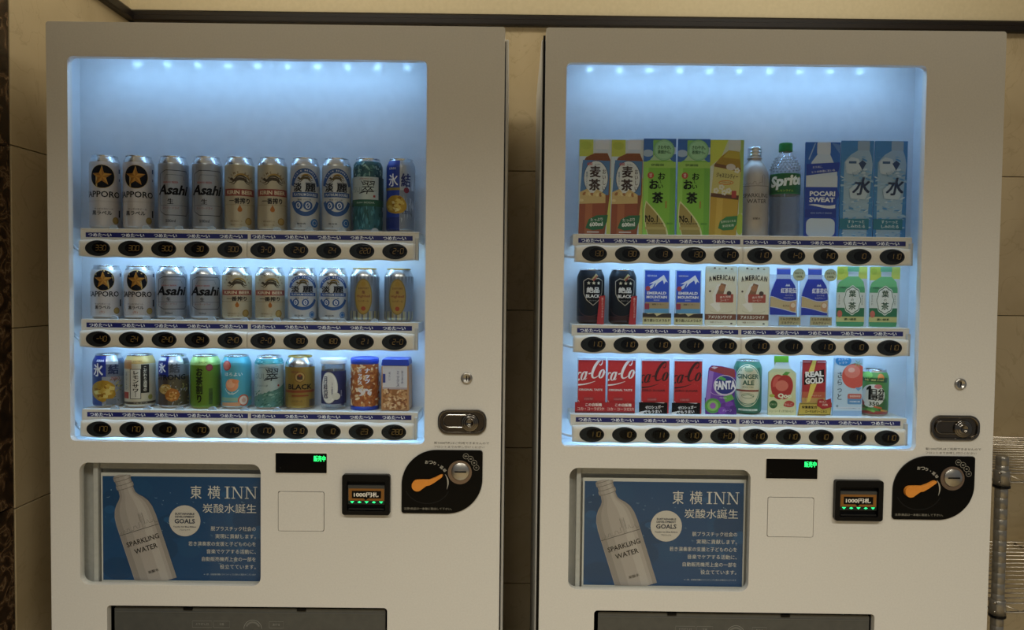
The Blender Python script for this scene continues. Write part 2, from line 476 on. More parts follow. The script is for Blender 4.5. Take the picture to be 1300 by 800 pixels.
# ================================================================== vending machines
SH = [1.3845, 1.1807, 0.977]          # heights of the three display shelves
PITCH = 0.0733
BTN = {1: 0.1000, 2: 0.1142}          # x of the first selection button
SEG = {'0': 'abcdef', '1': 'bc', '2': 'abged', '3': 'abgcd', '4': 'fgbc', '5': 'afgcd', '6': 'afgedc', '7': 'abc', '8': 'abcdefg', '9': 'abfgcd', '-': 'g', ' ': ''}
def digits_bm(s, cx, cz, y, h=0.0115, wd=0.0062, adv=0.0082, th=0.0007, slant=0.12):
    bm = bmesh.new(); x0 = cx - adv * (len(s) - 1) / 2 - wd / 2
    for i, ch in enumerate(s):
        ox = x0 + adv * i
        S = {'a': (0, h, wd, h), 'd': (0, 0, wd, 0), 'g': (0, h / 2, wd, h / 2), 'f': (0, h / 2, 0, h), 'b': (wd, h / 2, wd, h), 'e': (0, 0, 0, h / 2), 'c': (wd, 0, wd, h / 2)}
        for c in SEG[ch]:
            xa, za, xb, zb = S[c]
            if za == zb: q = [(xa + th * .6, za - th / 2), (xb - th * .6, za - th / 2), (xb - th * .6, za + th / 2), (xa + th * .6, za + th / 2)]
            else: q = [(xa - th / 2, za + th * .6), (xa + th / 2, za + th * .6), (xa + th / 2, zb - th * .6), (xa - th / 2, zb - th * .6)]
            bm.faces.new([bm.verts.new((ox + x + slant * z, y, cz - h / 2 + z)) for x, z in q])
    return bm
ORANGE_LED = mat('#967634', 0.4, 0, 0.03)
GREEN_LED = mat('#2bff7a', 0.4, 0, 2.2)
LED_EMIT = bpy.data.materials.new('led_emitter'); LED_EMIT.use_nodes = True
_b = LED_EMIT.node_tree.nodes['Principled BSDF']; _b.inputs['Emission Color'].default_value = (0.62, 0.86, 1.0, 1); _b.inputs['Emission Strength'].default_value = 14.0
NAVY = mat('#131a66', 0.35)
PRICES = {1: ['330 300 300 30 300 3-0 240 24 220 2-0', '-40 24 240 24 240 2-0 180 180 21 2-0', '170 170 10 170 170 170 210 10 23 280'],
          2: ['130 130 13 130 1-0 110 1-0 140 10 110', '110 110 110 11 110 110 11 110 10 110', '110 10 11 110 1-0 110 110 10 11 110']}
# shared meshes for the repeated small parts
def disc_bm(rx, rz, y0, y1, n=36, dome=0.0):
    bm = bmesh.new()
    back = [bm.verts.new((rx * math.cos(2 * PI * i / n), y1, rz * math.sin(2 * PI * i / n))) for i in range(n)]
    rings = [back]
    for f, y in ((1.0, y0 + dome * 0.5), (0.93, y0)):
        rings.append([bm.verts.new((f * rx * math.cos(2 * PI * i / n), y, f * rz * math.sin(2 * PI * i / n))) for i in range(n)])
    for a, b in zip(rings, rings[1:]):
        for i in range(n): bm.faces.new((a[i], a[(i + 1) % n], b[(i + 1) % n], b[i]))
    bm.faces.new(rings[-1]); bm.faces.new(rings[0][::-1])
    bmesh.ops.recalc_face_normals(bm, faces=bm.faces[:])
    return bm
def mesh_of(bm, name, mats):
    me = bpy.data.meshes.new(name); bm.to_mesh(me); bm.free()
    for m in mats: me.materials.append(m)
    return me
def inst(name, me, parent, loc):
    o = bpy.data.objects.new(name, me); COL.objects.link(o); o.parent = parent; o.location = loc; return o
def button_mesh():
    bm = disc_bm(0.0280, 0.0175, 0.0, 0.004, dome=0.001)
    b2 = disc_bm(0.0185, 0.0122, -0.0006, 0.0005, dome=0.0004)
    me = mesh_of(b2, 'tmp', []); n0 = len(bm.faces)
    bm.from_mesh(me); bm.faces.ensure_lookup_table()
    nv = len(me.vertices); bm.verts.ensure_lookup_table()
    for v in bm.verts[-nv:]: v.co.x += 0.0065; v.co.z += 0.0012
    for f in bm.faces[n0:]: f.material_index = 1
    bpy.data.meshes.remove(me)
    return mesh_of(bm, 'price_button', [mat('#232628', 0.25), mat('#08090a', 0.15)])
BUTTON = button_mesh()
LED = mesh_of(box(bmesh.new(), -0.008, 0.008, -0.004, 0.004, -0.002, 0), 'led', [LED_EMIT])
LED_BRIGHT = LED_EMIT.copy(); LED_BRIGHT.node_tree.nodes['Principled BSDF'].inputs['Emission Strength'].default_value = 60.0; LED_BRIGHT.node_tree.nodes['Principled BSDF'].inputs['Emission Color'].default_value = (0.32, 0.62, 1.0, 1)
LED_TOP = mesh_of(box(bmesh.new(), -0.006, 0.006, -0.003, 0.003, -0.006, 0), 'led', [LED_BRIGHT])
def divider_mesh():
    bm = plate_bm([(0.009 * math.cos(PI * i / 12), 0.0085 * math.sin(PI * i / 12)) for i in range(13)], [], 0.0, 0.006)
    return mesh_of(bm, 'divider', [BLUECLEAR])
DIVIDER = divider_mesh()
_art = Art()
_art.text('つめた〜い', 0, 0, 8.0, '#f2f4fa', 51, b=0.035)
COLD = None
def cold_mesh():
    for v in _art.tx.verts: v.co = Vector((v.co.x / 1000, -v.co.z / 1000, v.co.y / 1000))
    return mesh_of(_art.tx, 'cold_lettering', _art.mats[1])
COLD = cold_mesh()
def selector_bm(x0, x1, first, zc):
    bm = bmesh.new(); n = 20; rings = []
    L = x1 - x0; N = 150
    mid = first + PITCH * 4.5
    xs = sorted([x0 + L * i / N for i in range(N + 1) if abs(x0 + L * i / N - mid) > 0.0012] + [mid - 0.0007, mid - 0.0005, mid + 0.0005, mid + 0.0007])
    for x in xs:
        e = min(x - x0, x1 - x)
        s = 1.0 if e > 0.012 else math.sqrt(max(0.0, 1 - ((0.012 - e) / 0.012) ** 2)) * 0.35 + 0.65
        hh = (0.0198 + 0.0011 * math.cos(2 * PI * (x - first) / PITCH)) * (0.86 + 0.14 * s)
        if abs(x - mid) < 0.0006: s, hh = 0.72, hh * 0.88      # joint between the two halves of the bar
        ring = []
        for k in range(n):
            a = 2 * PI * k / n; c, sn = math.cos(a), math.sin(a)
            sc = 1.0 / (abs(c) ** 4 + abs(sn) ** 4) ** 0.25
            ring.append(bm.verts.new((x, 0.0265 - 0.0095 * s * c * sc, zc + hh * sn * sc * (0.97 if c > 0.5 else 1.0))))
        rings.append(ring)
    for A, B in zip(rings, rings[1:]):
        for k in range(n): bm.faces.new((A[k], A[(k + 1) % n], B[(k + 1) % n], B[k]))
    bm.faces.new(rings[0]); bm.faces.new(rings[-1])
    bmesh.ops.recalc_face_normals(bm, faces=bm.faces[:])
    return bm
def machine(idx, loc, rz, label):
    root = thing('vending_machine', label, 'vending machine', loc, rz, 'white drink vending machines side by side')
    # hollow cabinet
    bm = bmesh.new(); cw = 0.006
    x0, x1, y0, y1, z0, z1 = -0.008, 1.008, 0.060, 0.575, 0.05, 1.822
    box(bm, x0, x0 + cw, y0, y1, z0, z1); box(bm, x1 - cw, x1, y0, y1, z0, z1)
    box(bm, x0 + cw, x1 - cw, y0, y1, z1 - cw, z1); box(bm, x0 + cw, x1 - cw, y0, y1, z0, z0 + cw); box(bm, x0 + cw, x1 - cw, y1 - cw, y1, z0 + cw, z1 - cw)
    bevel(obj('cabinet', bm, ENAMEL, root), 0.002)
    boxo('gasket', BLACKPL, root, -0.0050, -0.0003, 0.0290, 0.0620, 0.10, 1.822)
    boxo('plinth', BLACKPL, root, 0.02, 0.98, 0.09, 0.55, 0.0, 0.052)
    # door with its three openings
    win = rrect(0.0459, 0.9112, 0.8299, 1.7552, 0.011)
    pos = rrect(0.0645, 0.5886, 0.4669, 0.8630, 0.020)
    out = rrect(0.1237, 0.3000, 0.7498, 0.5417, 0.008)
    plate('door', ENAMEL, root, rrect(0.0, 0.070, 1.0, 1.830, 0.006), [win, pos, out, rrect(0.5054, 0.7134, 0.6085, 0.8033, 0.004)], 0.0, 0.018, 0.0035, 3)
    plate('window_pane', GLASS, root, rrect(0.0435, 0.9088, 0.8323, 1.7576, 0.011), [], 0.0100, 0.0125)
    plate('poster_pane', GLASS, root, rrect(0.0625, 0.5866, 0.4689, 0.8650, 0.020), [], 0.0090, 0.0110)
    # lit display compartment
    lx0, lx1, lz0, lz1, lyb = 0.004, 0.868, 0.902, 1.806, 0.126
    bm = bmesh.new()
    box(bm, lx0, lx1, lyb, lyb + 0.004, lz0, lz1)
    box(bm, lx0 - 0.004, lx0, 0.018, lyb + 0.004, lz0, lz1); box(bm, lx1, lx1 + 0.004, 0.018, lyb + 0.004, lz0, lz1)
    box(bm, lx0 - 0.004, lx1 + 0.004, 0.018, lyb + 0.004, lz1, lz1 + 0.004); box(bm, lx0 - 0.004, lx1 + 0.004, 0.018, lyb + 0.004, lz0 - 0.004, lz0)
    obj('display_lining', bm, LINER, root)
    for sx, sg in ((lx0, 1), (lx1, -1)):
        boxo('side_bracket', mat('#2c3440', 0.5), root, min(sx, sx + sg * 0.002), max(sx, sx + sg * 0.002), 0.055, 0.060, 1.734, 1.742)
    # lamp rows: one under the top edge, one under each shelf
    def led_row(z, y, parent, watts, led=None):
        for i in range(10): inst('led', led or LED, parent, (BTN[idx] + PITCH * i, y, z))
        ld = bpy.data.lights.new('led_row_light', 'AREA'); ld.shape = 'RECTANGLE'; ld.size = 0.74; ld.size_y = 0.012
        ld.energy = watts; ld.color = LED_LIGHT; ld.spread = math.radians(150)
        lo = bpy.data.objects.new('led_row_light', ld); COL.objects.link(lo); lo.parent = parent
        lo.location = (BTN[idx] + PITCH * 4.5, y, z - 0.0065)
    hd = boxo('header_lamp_bar', LINER, root, 0.05, 0.83, 0.034, 0.058, lz1 - 0.006, lz1 + 0.0005)
    led_row(lz1 - 0.006, 0.046, hd, TOP_LED_W, LED_TOP)
    sx0, sx1 = BTN[idx] - 0.0475, BTN[idx] + PITCH * 9 + 0.052
    for r in range(3):
        S = SH[r]; B = S + (0.0, 0.0016, 0.0030)[r]
        bm = bmesh.new()
        box(bm, sx0, sx1, 0.0340, lyb, S - 0.004, S); box(bm, sx0, sx1, 0.0340, 0.0380, S - 0.0265, S - 0.004)
        box(bm, sx0, sx0 + 0.003, 0.038, lyb, S - 0.024, S - 0.004); box(bm, sx1 - 0.003, sx1, 0.038, lyb, S - 0.024, S - 0.004)
        shelf = bevel(obj('display_shelf', bm, PLASTIC, root), 0.0008, 1)
        led_row(S - 0.006, 0.050, shelf, SHELF_LED_W)
        a = BTN[idx] - 0.0350
        for k in range(2):
            boxo('temperature_strip', NAVY, shelf, a + k * 0.3695, a + k * 0.3695 + 0.3625, 0.0332, 0.0342, B - 0.0200, B - 0.0095)
        for i in range(10):
            inst('lettering', COLD, shelf, (BTN[idx] - 0.0030 + PITCH * i, 0.0329, B - 0.0148))
        if idx == 1:
            for i in range(9 if r < 2 else 6): inst('divider', DIVIDER, shelf, (BTN[idx] + PITCH * (i + 0.34) , 0.0362, S - 0.0005))
        bar = obj('selector_bar', selector_bm(BTN[idx] - 0.0440, BTN[idx] + PITCH * 9 + 0.0445, BTN[idx], B - 0.0452), PLASTIC, root, smooth=True)
        boxo('bar_bracket', GREYPL, bar, BTN[idx] + PITCH * 9 + 0.0440, BTN[idx] + PITCH * 9 + 0.0510, 0.026, 0.040, B - 0.064, B - 0.014, bev=0.001)
        pr = PRICES[idx][r].split()
        for i in range(10):
            bx = BTN[idx] + PITCH * i
            inst('price_button', BUTTON, bar, (bx, 0.0162, B - 0.0452))
            obj('price_digits', digits_bm(pr[i], bx + 0.007, B - 0.0442, 0.01545), ORANGE_LED, bar)
        pth = [(lx0 + (BTN[idx] - 0.0420 - lx0) * t, 0.080 - 0.05 * t, B - 0.030 - 0.022 * math.sin(t * PI / 2)) for t in [i / 8 for i in range(9)]]
        obj('cable', tube(pth, 0.0032, 8), mat('#cfd3d6', 0.5), root, smooth=True)
    # recess that holds the poster
    bm = bmesh.new()
    box(bm, 0.050, 0.482, 0.046, 0.050, 0.575, 0.877); box(bm, 0.046, 0.050, 0.018, 0.050, 0.575, 0.877); box(bm, 0.482, 0.486, 0.018, 0.050, 0.575, 0.877)
    box(bm, 0.046, 0.486, 0.018, 0.050, 0.877, 0.881); box(bm, 0.046, 0.486, 0.018, 0.050, 0.571, 0.575)
    obj('poster_recess', bm, GREYPL, root)
    boxo('recess_stile', GREYPL, root, 0.0820, 0.0925, 0.024, 0.0465, 0.575, 0.877, bev=0.0015)
    boxo('recess_ledge', GREYPL, root, 0.0925, 0.481, 0.0320, 0.0465, 0.842, 0.866, bev=0.003)
    # product outlet
    bm = bmesh.new()
    box(bm, 0.105, 0.770, 0.200, 0.205, 0.285, 0.556); box(bm, 0.100, 0.105, 0.018, 0.205, 0.285, 0.556); box(bm, 0.770, 0.775, 0.018, 0.205, 0.285, 0.556)
    box(bm, 0.100, 0.775, 0.018, 0.205, 0.556, 0.561); box(bm, 0.100, 0.775, 0.018, 0.205, 0.280, 0.285)
    obj('outlet_recess', bm, mat('#1d1d1c', 0.6), root)
    fl = plate('outlet_flap', speckle('flap_plastic', '#4b4c4a', '#525350', 60, 0.28), root, rrect(0.1340, 0.300, 0.7440, 0.5330, 0.004), [], 0.0130, 0.0165, 0.001)
    boxo('flap_ridge', mat('#5a5b58', 0.3), fl, 0.136, 0.742, 0.0115, 0.0132, 0.5215, 0.5235)
    for cx, wd, zz in ((0.300, 0.010, 0.531), (0.435, 0.034, 0.5395), (0.555, 0.010, 0.531)):
        boxo('hinge_slot', BLACKPL, fl, cx - wd, cx + wd, 0.0095, 0.0135, zz - 0.0025, zz + 0.0025)
    for cx, wd, tx in ((331, 22, 'とりだし口'), (375, 18, '注意'), (498, 16, 'あける')):
        a = Art(); a.line([(cx - wd, 488), (cx + wd, 488), (cx + wd, 503), (cx - wd, 503), (cx - wd, 488)], 0.8, '#7d7e7a')
        apply_art(a, fl, flat_map(0.0129), 'flap_print')
        a = Art(); a.text(tx, cx, 496, 5, '#8a8b87'); apply_art(a, fl, flat_map(0.0129))
    a = Art(); a.arc(445, 486, 20, 20, 1.0, 0, 180, '#8d8e8a').arc(445, 486, 15, 15, 4, 20, 160, '#6d6e6a')
    apply_art(a, fl, flat_map(0.0129), 'flap_mark')
    # door furniture -------------------------------------------------
    kl = obj('key_lock', lathe([(0.0128, 0.0), (0.0128, 0.0035), (0.0118, 0.0055), (0.0080, 0.0060), (0.0074, 0.0048), (0, 0.0048)], 28), STEEL, root, smooth=True)
    kl.rotation_euler = (PI / 2, 0, 0); kl.location = (0.9229, 0.0005, 1.0603)
    boxo('keyhole', BLACKPL, kl, -0.0012, 0.0012, -0.0052, 0.0052, 0.0040, 0.0053)  # solid black block in place of the shade inside the keyhole
    # door latch: recessed dish with a lock barrel
    lat = plate('door_latch', CHROME, root, rrect(0.8600, 0.9350, 0.9680, 0.9910, 0.022), [rrect(0.8660, 0.9410, 0.9620, 0.9850, 0.018)], -0.0055, 0.004, 0.002, 3)
    plate('latch_dish', speckle('dark_chrome', '#5c544c', '#6a6258', 20, 0.2, 0, 1.0), lat, rrect(0.8655, 0.9405, 0.9625, 0.9855, 0.018), [], -0.0008, 0.0005)
    plate('pull_handle', CHROME, lat, rrect(0.8700, 0.9490, 0.9360, 0.9800, 0.0150), [rrect(0.8735, 0.9525, 0.9300, 0.9765, 0.0115)], -0.0045, -0.0005, 0.0012, 2)
    rg = obj('latch_barrel', lathe([(0.0200, 0.0), (0.0200, 0.003), (0.0180, 0.0052), (0.0160, 0.0040), (0.0150, 0.0046), (0.0135, 0.0062), (0.0120, 0.0052), (0.0108, 0.0060), (0.0095, 0.0078), (0.0070, 0.0078), (0.0064, 0.0058), (0, 0.0058)], 32), CHROME, lat, (0.9310, -0.0008, 0.9615), smooth=True)
    rg.rotation_euler = (PI / 2, 0, 0)
    # counters and money
    ds = plate('amount_display', mat('#050506', 0.12), root, rrect(0.5003, 0.8447, 0.6139, 0.8889, 0.002), [], -0.0006, 0.004)
    a = Art(); a.text('販売中', 598, 877.5, 13.0, '#2bff7a', 26, b=0.02, emit=2.0)
    a.text('●', 511, 856, 3.0, '#1c1f1e')
    apply_art(a, ds, flat_map(-0.0007))
    plate('display_bezel', PLASTIC, root, rrect(0.4985, 0.8428, 0.6157, 0.8908, 0.003), [rrect(0.5003, 0.8447, 0.6139, 0.8889, 0.002)], -0.0016, 0.002, 0.0006)
    plate('panel_backing', ENAMEL, root, rrect(0.5030, 0.7110, 0.6109, 0.8057, 0.004), [], 0.0170, 0.0200)
    plate('blank_panel', ENAMEL, root, rrect(0.5066, 0.7146, 0.6073, 0.8021, 0.004), [], -0.0006, 0.0175, 0.0010)
    bv = plate('bill_validator', BLACKPL, root, rrect(0.6504, 0.7550, 0.7562, 0.8451, 0.006), [rrect(0.6612, 0.7640, 0.7455, 0.8300, 0.003)], -0.0120, 0.001, 0.0015)
    plate('slot_back', mat('#0a0a0b', 0.4), bv, rrect(0.6600, 0.7630, 0.7467, 0.8310, 0.002), [], -0.0010, 0.0005)
    boxo('slot_throat', mat('#3b3b38', 0.5), bv, 0.6625, 0.7440, -0.0070, -0.0010, 0.7780, 0.8200)
    boxo('slot_lip', mat('#1a1a1a', 0.3), bv, 0.6640, 0.7430, -0.0095, -0.0010, 0.7650, 0.7690, bev=0.001)
    a = Art()
    a.rect(664, 786, 743, 813, '#8a5a1e').rect(671, 791, 736, 808, '#0a0a0a').poly([(697, 791), (707, 791), (702, 786.5)], '#0a0a0a')
    a.rect(663, 779, 744, 785.5, '#20302c')
    for i in range(5):
        x = 672 + i * 16
        a.poly([(x - 4.5, 784.5), (x + 4.5, 784.5), (x, 780)] if i % 2 == 0 else [(x - 4.5, 782.5), (x, 785), (x + 4.5, 782.5), (x, 780.5)], '#2bff8a', emit=1.4)
    a.text('1000円札', 703, 799.5, 10.5, '#f0ece2', 54, b=0.03)
    apply_art(a, bv, flat_map(-0.0071), 'slot_print', nest=False)
    cp = plate('coin_panel', mat('#060606', 0.3), root, rrect(0.7807, 0.7579, 0.9601, 0.9000, [0.006, 0.078, 0.006, 0.078], 8), [], -0.0035, 0.001, 0.0012)
    a = Art()
    # lettering runs along an arc above the lever
    for i, ch in enumerate('おつり・返却'):
        ang = math.radians(92 - i * 10.5)
        a.text(ch, 838 + 49 * math.cos(ang), 824 + 49 * math.sin(ang), 7.0 if ch != '・' else 1.8, '#c4c0b4', rot=math.degrees(ang) - 90, b=0.015)
    apply_art(a, cp, flat_map(-0.0036))
    a = Art(); a.line(bez((877, 846), (884, 838), (886, 826), (881, 812)), [0.8, 1.2, 1.6, 2.0, 2.6, 3.0, 3.2, 3.2, 2.8, 2.2, 1.6, 1.0, 0.4], '#a8a498')
    apply_art(a, cp, flat_map(-0.0036), 'turn_mark')
    for i, (tx, ang) in enumerate((('500', 66), ('100', 48), ('50', 30), ('10', 12))):
        cx, cz = 910 + 38 * math.cos(math.radians(ang + 4)), 851 + 38 * math.sin(math.radians(ang + 4))
        a = Art(); a.arc(cx, cz, 6.0, 6.0, 0.8, 0, 360, '#9a968a', n=20).text(tx, cx, cz, 3.2, '#a8a498', b=0.02)
        apply_art(a, cp, flat_map(-0.0036), 'coin_mark', nest=False)
    a = Art(); a.text('注意!商品は一本毎に取出して下さい。', 786.5, 768.5, 5.4, '#8f8a7e', 106, align='L', b=0.01)
    apply_art(a, cp, flat_map(-0.0036))
    a = Art(); a.arc(838, 822, 50, 42, 1.6, 200, 340, '#1f1f1f')
    apply_art(a, cp, flat_map(-0.0036), 'lever_guide')
    ring = obj('coin_ring', lathe([(0.0185, 0.0), (0.0185, 0.0022), (0.0265, 0.0022), (0.0262, 0.0)], 40), mat('#8c7a6c', 0.3, 0.8), cp, (0.9100, -0.0035, 0.8510), smooth=False)
    ring.rotation_euler = (PI / 2, 0, 0)
    cs = obj('coin_slot', lathe([(0.0200, 0.0), (0.0200, 0.0040), (0.0186, 0.0052), (0.0, 0.0060)], 40), STEEL, cp, (0.9110, -0.0035, 0.8530), smooth=True)
    cs.rotation_euler = (PI / 2, 0, 0)
    boxo('slit', BLACKPL, cp, 0.8985, 0.9245, -0.0105, -0.0088, 0.8515, 0.8545)  # raised black bar painted in for the darkness of the coin opening
    lev = [(0.8083, 0.8236)]
    lev = [(0.8165 + 0.0125 * math.cos(math.radians(t)), 0.8215 + 0.0125 * math.sin(math.radians(t))) for t in range(95, 335, 15)]
    lev += [(0.8370, 0.8215), (0.8445, 0.8230), (0.8560, 0.8300), (0.8700, 0.8405), (0.8728, 0.8440), (0.8715, 0.8462), (0.8670, 0.8458), (0.8540, 0.8390), (0.8420, 0.8345), (0.8300, 0.8345)]
    plate('return_lever', speckle('orange_plastic', '#dc8a30', '#e29238', 80, 0.35), cp, lev, [], -0.0125, -0.0030, 0.0018, 2)
    a = Art()
    a.text('新1000円札はご利用できませんので', 852, 915.5, 5.6, '#4a443a', 122, align='L', b=0.006).text('フロントまでお申し付けください', 852, 906.8, 5.2, '#4a443a', 112, align='L', b=0.006)
    apply_art(a, root, flat_map(-0.0002), text_gap=0.05)
    return root
M1 = ((0.0, 0.0, 0.0), 0.0)
M2 = ((1.08938, -0.0003, 0.0), -0.0111742)
MLAB = {1: 'white drink vending machine stocked mostly with beer cans, next to the wall corner',
        2: 'white drink vending machine stocked with bottled tea, coffee and soda, next to the wire rack'}
for k, (l, rz) in ((1, M1), (2, M2)): machine(k, l, rz, MLAB[k])
def place(k, x, y, z):
    l, rz = (M1, M2)[k - 1]
    return (l[0] + x * math.cos(rz) - y * math.sin(rz), l[1] + x * math.sin(rz) + y * math.cos(rz), l[2] + z), rz

# ------------------------------------------------------------------ advertising posters in the lower windows
def bottle_outline(pr, L, n=1):
    return [(-wd, -d) for d, wd in pr] + [(wd, -d) for d, wd in reversed(pr)]
def poster(k, label):
    p, rz = place(k, 0.0, 0.0, 0.0)
    (px, py, pz), _ = place(k, 0.0975, 0.0300, 0.5860)
    root = thing('advertising_poster', label, 'poster', (px, py, pz), rz, 'sparkling water posters in the lower windows')
    W, H = 367.5, 248.0
    boxo('sheet', mat('#c9c8c2', 0.5), root, 0, W / 1000, -0.0015, 0.0012, -0.0110, H / 1000)
    a = Art(0.35)
    bx0, by0, bx1, by1 = 3.6, 2.6, 363.5, 240.5
    a.rect(bx0, by0, bx1, by1, '#1d4873')
    rnd = random.Random(3)
    # soft light and dark patches of the printed water
    for c, n, r0, r1 in (('#1f4c76', 9, 24, 44), ('#1b4269', 8, 22, 40), ('#255480', 7, 8, 16)):
        for i in range(n):
            rr = rnd.uniform(r0, r1); cx, cy = rnd.uniform(bx0, bx1), rnd.uniform(by0, by1 - rr)
            a.ell(cx, cy, rr, c, rr * rnd.uniform(.6, 1), n=20)
    def P(x, y): return (bx0 + (x - 456) / 1.95, by1 - (y - 121) / 1.945)       # picture measure to poster mm
    for i in range(46):
        x, y = rnd.uniform(bx0 + 4, bx1 - 6), rnd.uniform(by0 + 4, by1 - 10)
        if rnd.random() < .5: a.arc(x, y, rnd.uniform(1.5, 4), rnd.uniform(1.5, 4), 0.8, rnd.uniform(180, 230), rnd.uniform(260, 350), '#7f9db4', n=8)
        else: a.ell(x, y, rnd.uniform(.6, 1.5), '#7f9db4', n=8)
    # the printed aluminium bottle, leaning
    c0 = P(538, 112); tilt = math.radians(17.9)
    def B(s, d):    # s across, d along from the cap
        x, y = s, -d
        return (c0[0] + x * math.cos(tilt) - y * math.sin(tilt), c0[1] + x * math.sin(tilt) + y * math.cos(tilt))
    half = [(0, 15), (3, 19.5), (12, 20), (14, 18), (22, 18), (25, 20), (31, 20), (35, 17), (48, 18.5), (55, 23), (64, 32), (75, 39.5), (90, 44.5), (110, 46.5), (262, 46.5)]
    a.poly([B(-h, d) for d, h in half] + [B(h, d) for d, h in reversed(half)], '#aaa29c')
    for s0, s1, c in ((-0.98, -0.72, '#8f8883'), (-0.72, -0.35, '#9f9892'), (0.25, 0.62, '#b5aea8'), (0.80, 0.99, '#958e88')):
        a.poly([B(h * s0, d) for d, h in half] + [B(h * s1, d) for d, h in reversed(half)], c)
    for d in (4, 13, 23, 33): a.line([B(-19, d), B(-8, d + 1.5), B(8, d + 1.5), B(19, d)], 1.2, '#6f6863')
    a.line([B(-46, 133), B(46, 133)], 1.3, '#4a4745')
    sk = [(-46, 0), (-40, 6), (-38, 0), (-33, 9), (-32, 4), (-27, 4), (-26, 10), (-22, 10), (-21, 3), (-12, 3), (-10, 11), (-5, 11), (-3, 5), (3, 5), (3, 16), (8, 16), (8, 36), (17, 36), (17, 10), (22, 10), (24, 18), (27, 9), (34, 9), (36, 14), (40, 6), (46, 6)]
    a.line([B(x, 133 - y) for x, y in sk], 0.9, '#6a6662')
    for i in range(4): a.line([B(9.5 + i * 2, 133), B(9.5 + i * 2, 99)], 0.5, '#6a6662')
    ang = math.degrees(tilt)
    x, y = B(0, 158); a.text('SPARKLING', x, y, 11.5, '#2e2a27', 76, rot=ang, b=0.012)
    x, y = B(1, 178); a.text('WATER', x, y, 11.5, '#2e2a27', 54, rot=ang, b=0.012)
    x, y = B(1, 232); a.text('炭酸水', x, y, 7, '#3a3632', 25, rot=ang)
    # round badge
    cx, cy = P(818, 316)
    a.ell(cx, cy, 35.5, '#c9c3ba')
    a.text('SUSTAINABLE', cx, cy + 16, 4.6, '#2b3346', 44, b=0.03).text('DEVELOPMENT', cx, cy + 9.4, 4.6, '#2b3346', 44, b=0.03).text('GOALS', cx, cy - 0.8, 10.5, '#2b3346', 46, b=0.03)
    a.text('Toyoko Inn Blue Ribbon', cx, cy - 14, 4.0, '#2b3346', 52, b=0.02).text('プロジェクト', cx, cy - 20.5, 3.8, '#2b3346', 24)
    # headline: two characters by the font, the Latin capitals drawn with serifs
    HC = '#d8d6cf'
    x, y = P(868, 188); a.text('東', x, y, 30, HC, 25, b=0.008)
    x, y = P(947, 188); a.text('横', x, y, 30, HC, 28, b=0.008)
    def serif(ch, x0, x1, yb, yt):
        sw = 4.2; th = 1.5
        if ch == 'I':
            m = (x0 + x1) / 2
            a.rect(m - sw / 2, yb, m + sw / 2, yt, HC).rect(x0, yb, x1, yb + th, HC).rect(x0, yt - th, x1, yt, HC)
        else:
            a.rect(x0 + 3, yb, x0 + 3 + th, yt, HC).rect(x1 - 3 - th, yb, x1 - 3, yt, HC)
            a.poly([(x0 + 1.5, yt), (x0 + 6.2, yt), (x1 - 3, yb), (x1 - 5.4, yb)], HC)
            a.rect(x0 - 0.5, yb, x0 + 8, yb + th, HC).rect(x0 - 0.5, yt - th, x0 + 5, yt, HC).rect(x1 - 8, yt - th, x1 + 0.5, yt, HC)
    for ch, xa, xb in (('I', 994, 1018), ('N', 1025, 1076), ('N', 1084, 1136)):
        (x0, y0), (x1, y1) = P(xa, 215), P(xb, 162)
        serif(ch, x0, x1, y0, y1)
    x, y = P(1133, 259); a.text('炭酸水誕生', x, y, 21, HC, 121, align='R', b=0.0)
    for i, s in enumerate(('脱プラスチック社会の', '実現に貢献します。', '若き演奏家の支援と子どもの心を', '音楽でケアする活動に、', '自動販売機売上金の一部を', '役立てています。')):
        x, y = P(1131, 349 + 33.9 * i); a.text(s, x, y, 10.2, HC, len(s) * 10.15, align='R', b=0.008)
    x, y = P(1131, 553); a.text('※一部、自動販売機のラインナップと異なる場合がございます', x, y, 4.2, '#a9b3ba', 118, align='R')
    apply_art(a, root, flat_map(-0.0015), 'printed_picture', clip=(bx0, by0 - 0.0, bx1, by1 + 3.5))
    return root
poster(1, 'blue sparkling water advertising poster in the beer machine')
poster(2, 'blue sparkling water advertising poster in the tea and soda machine')

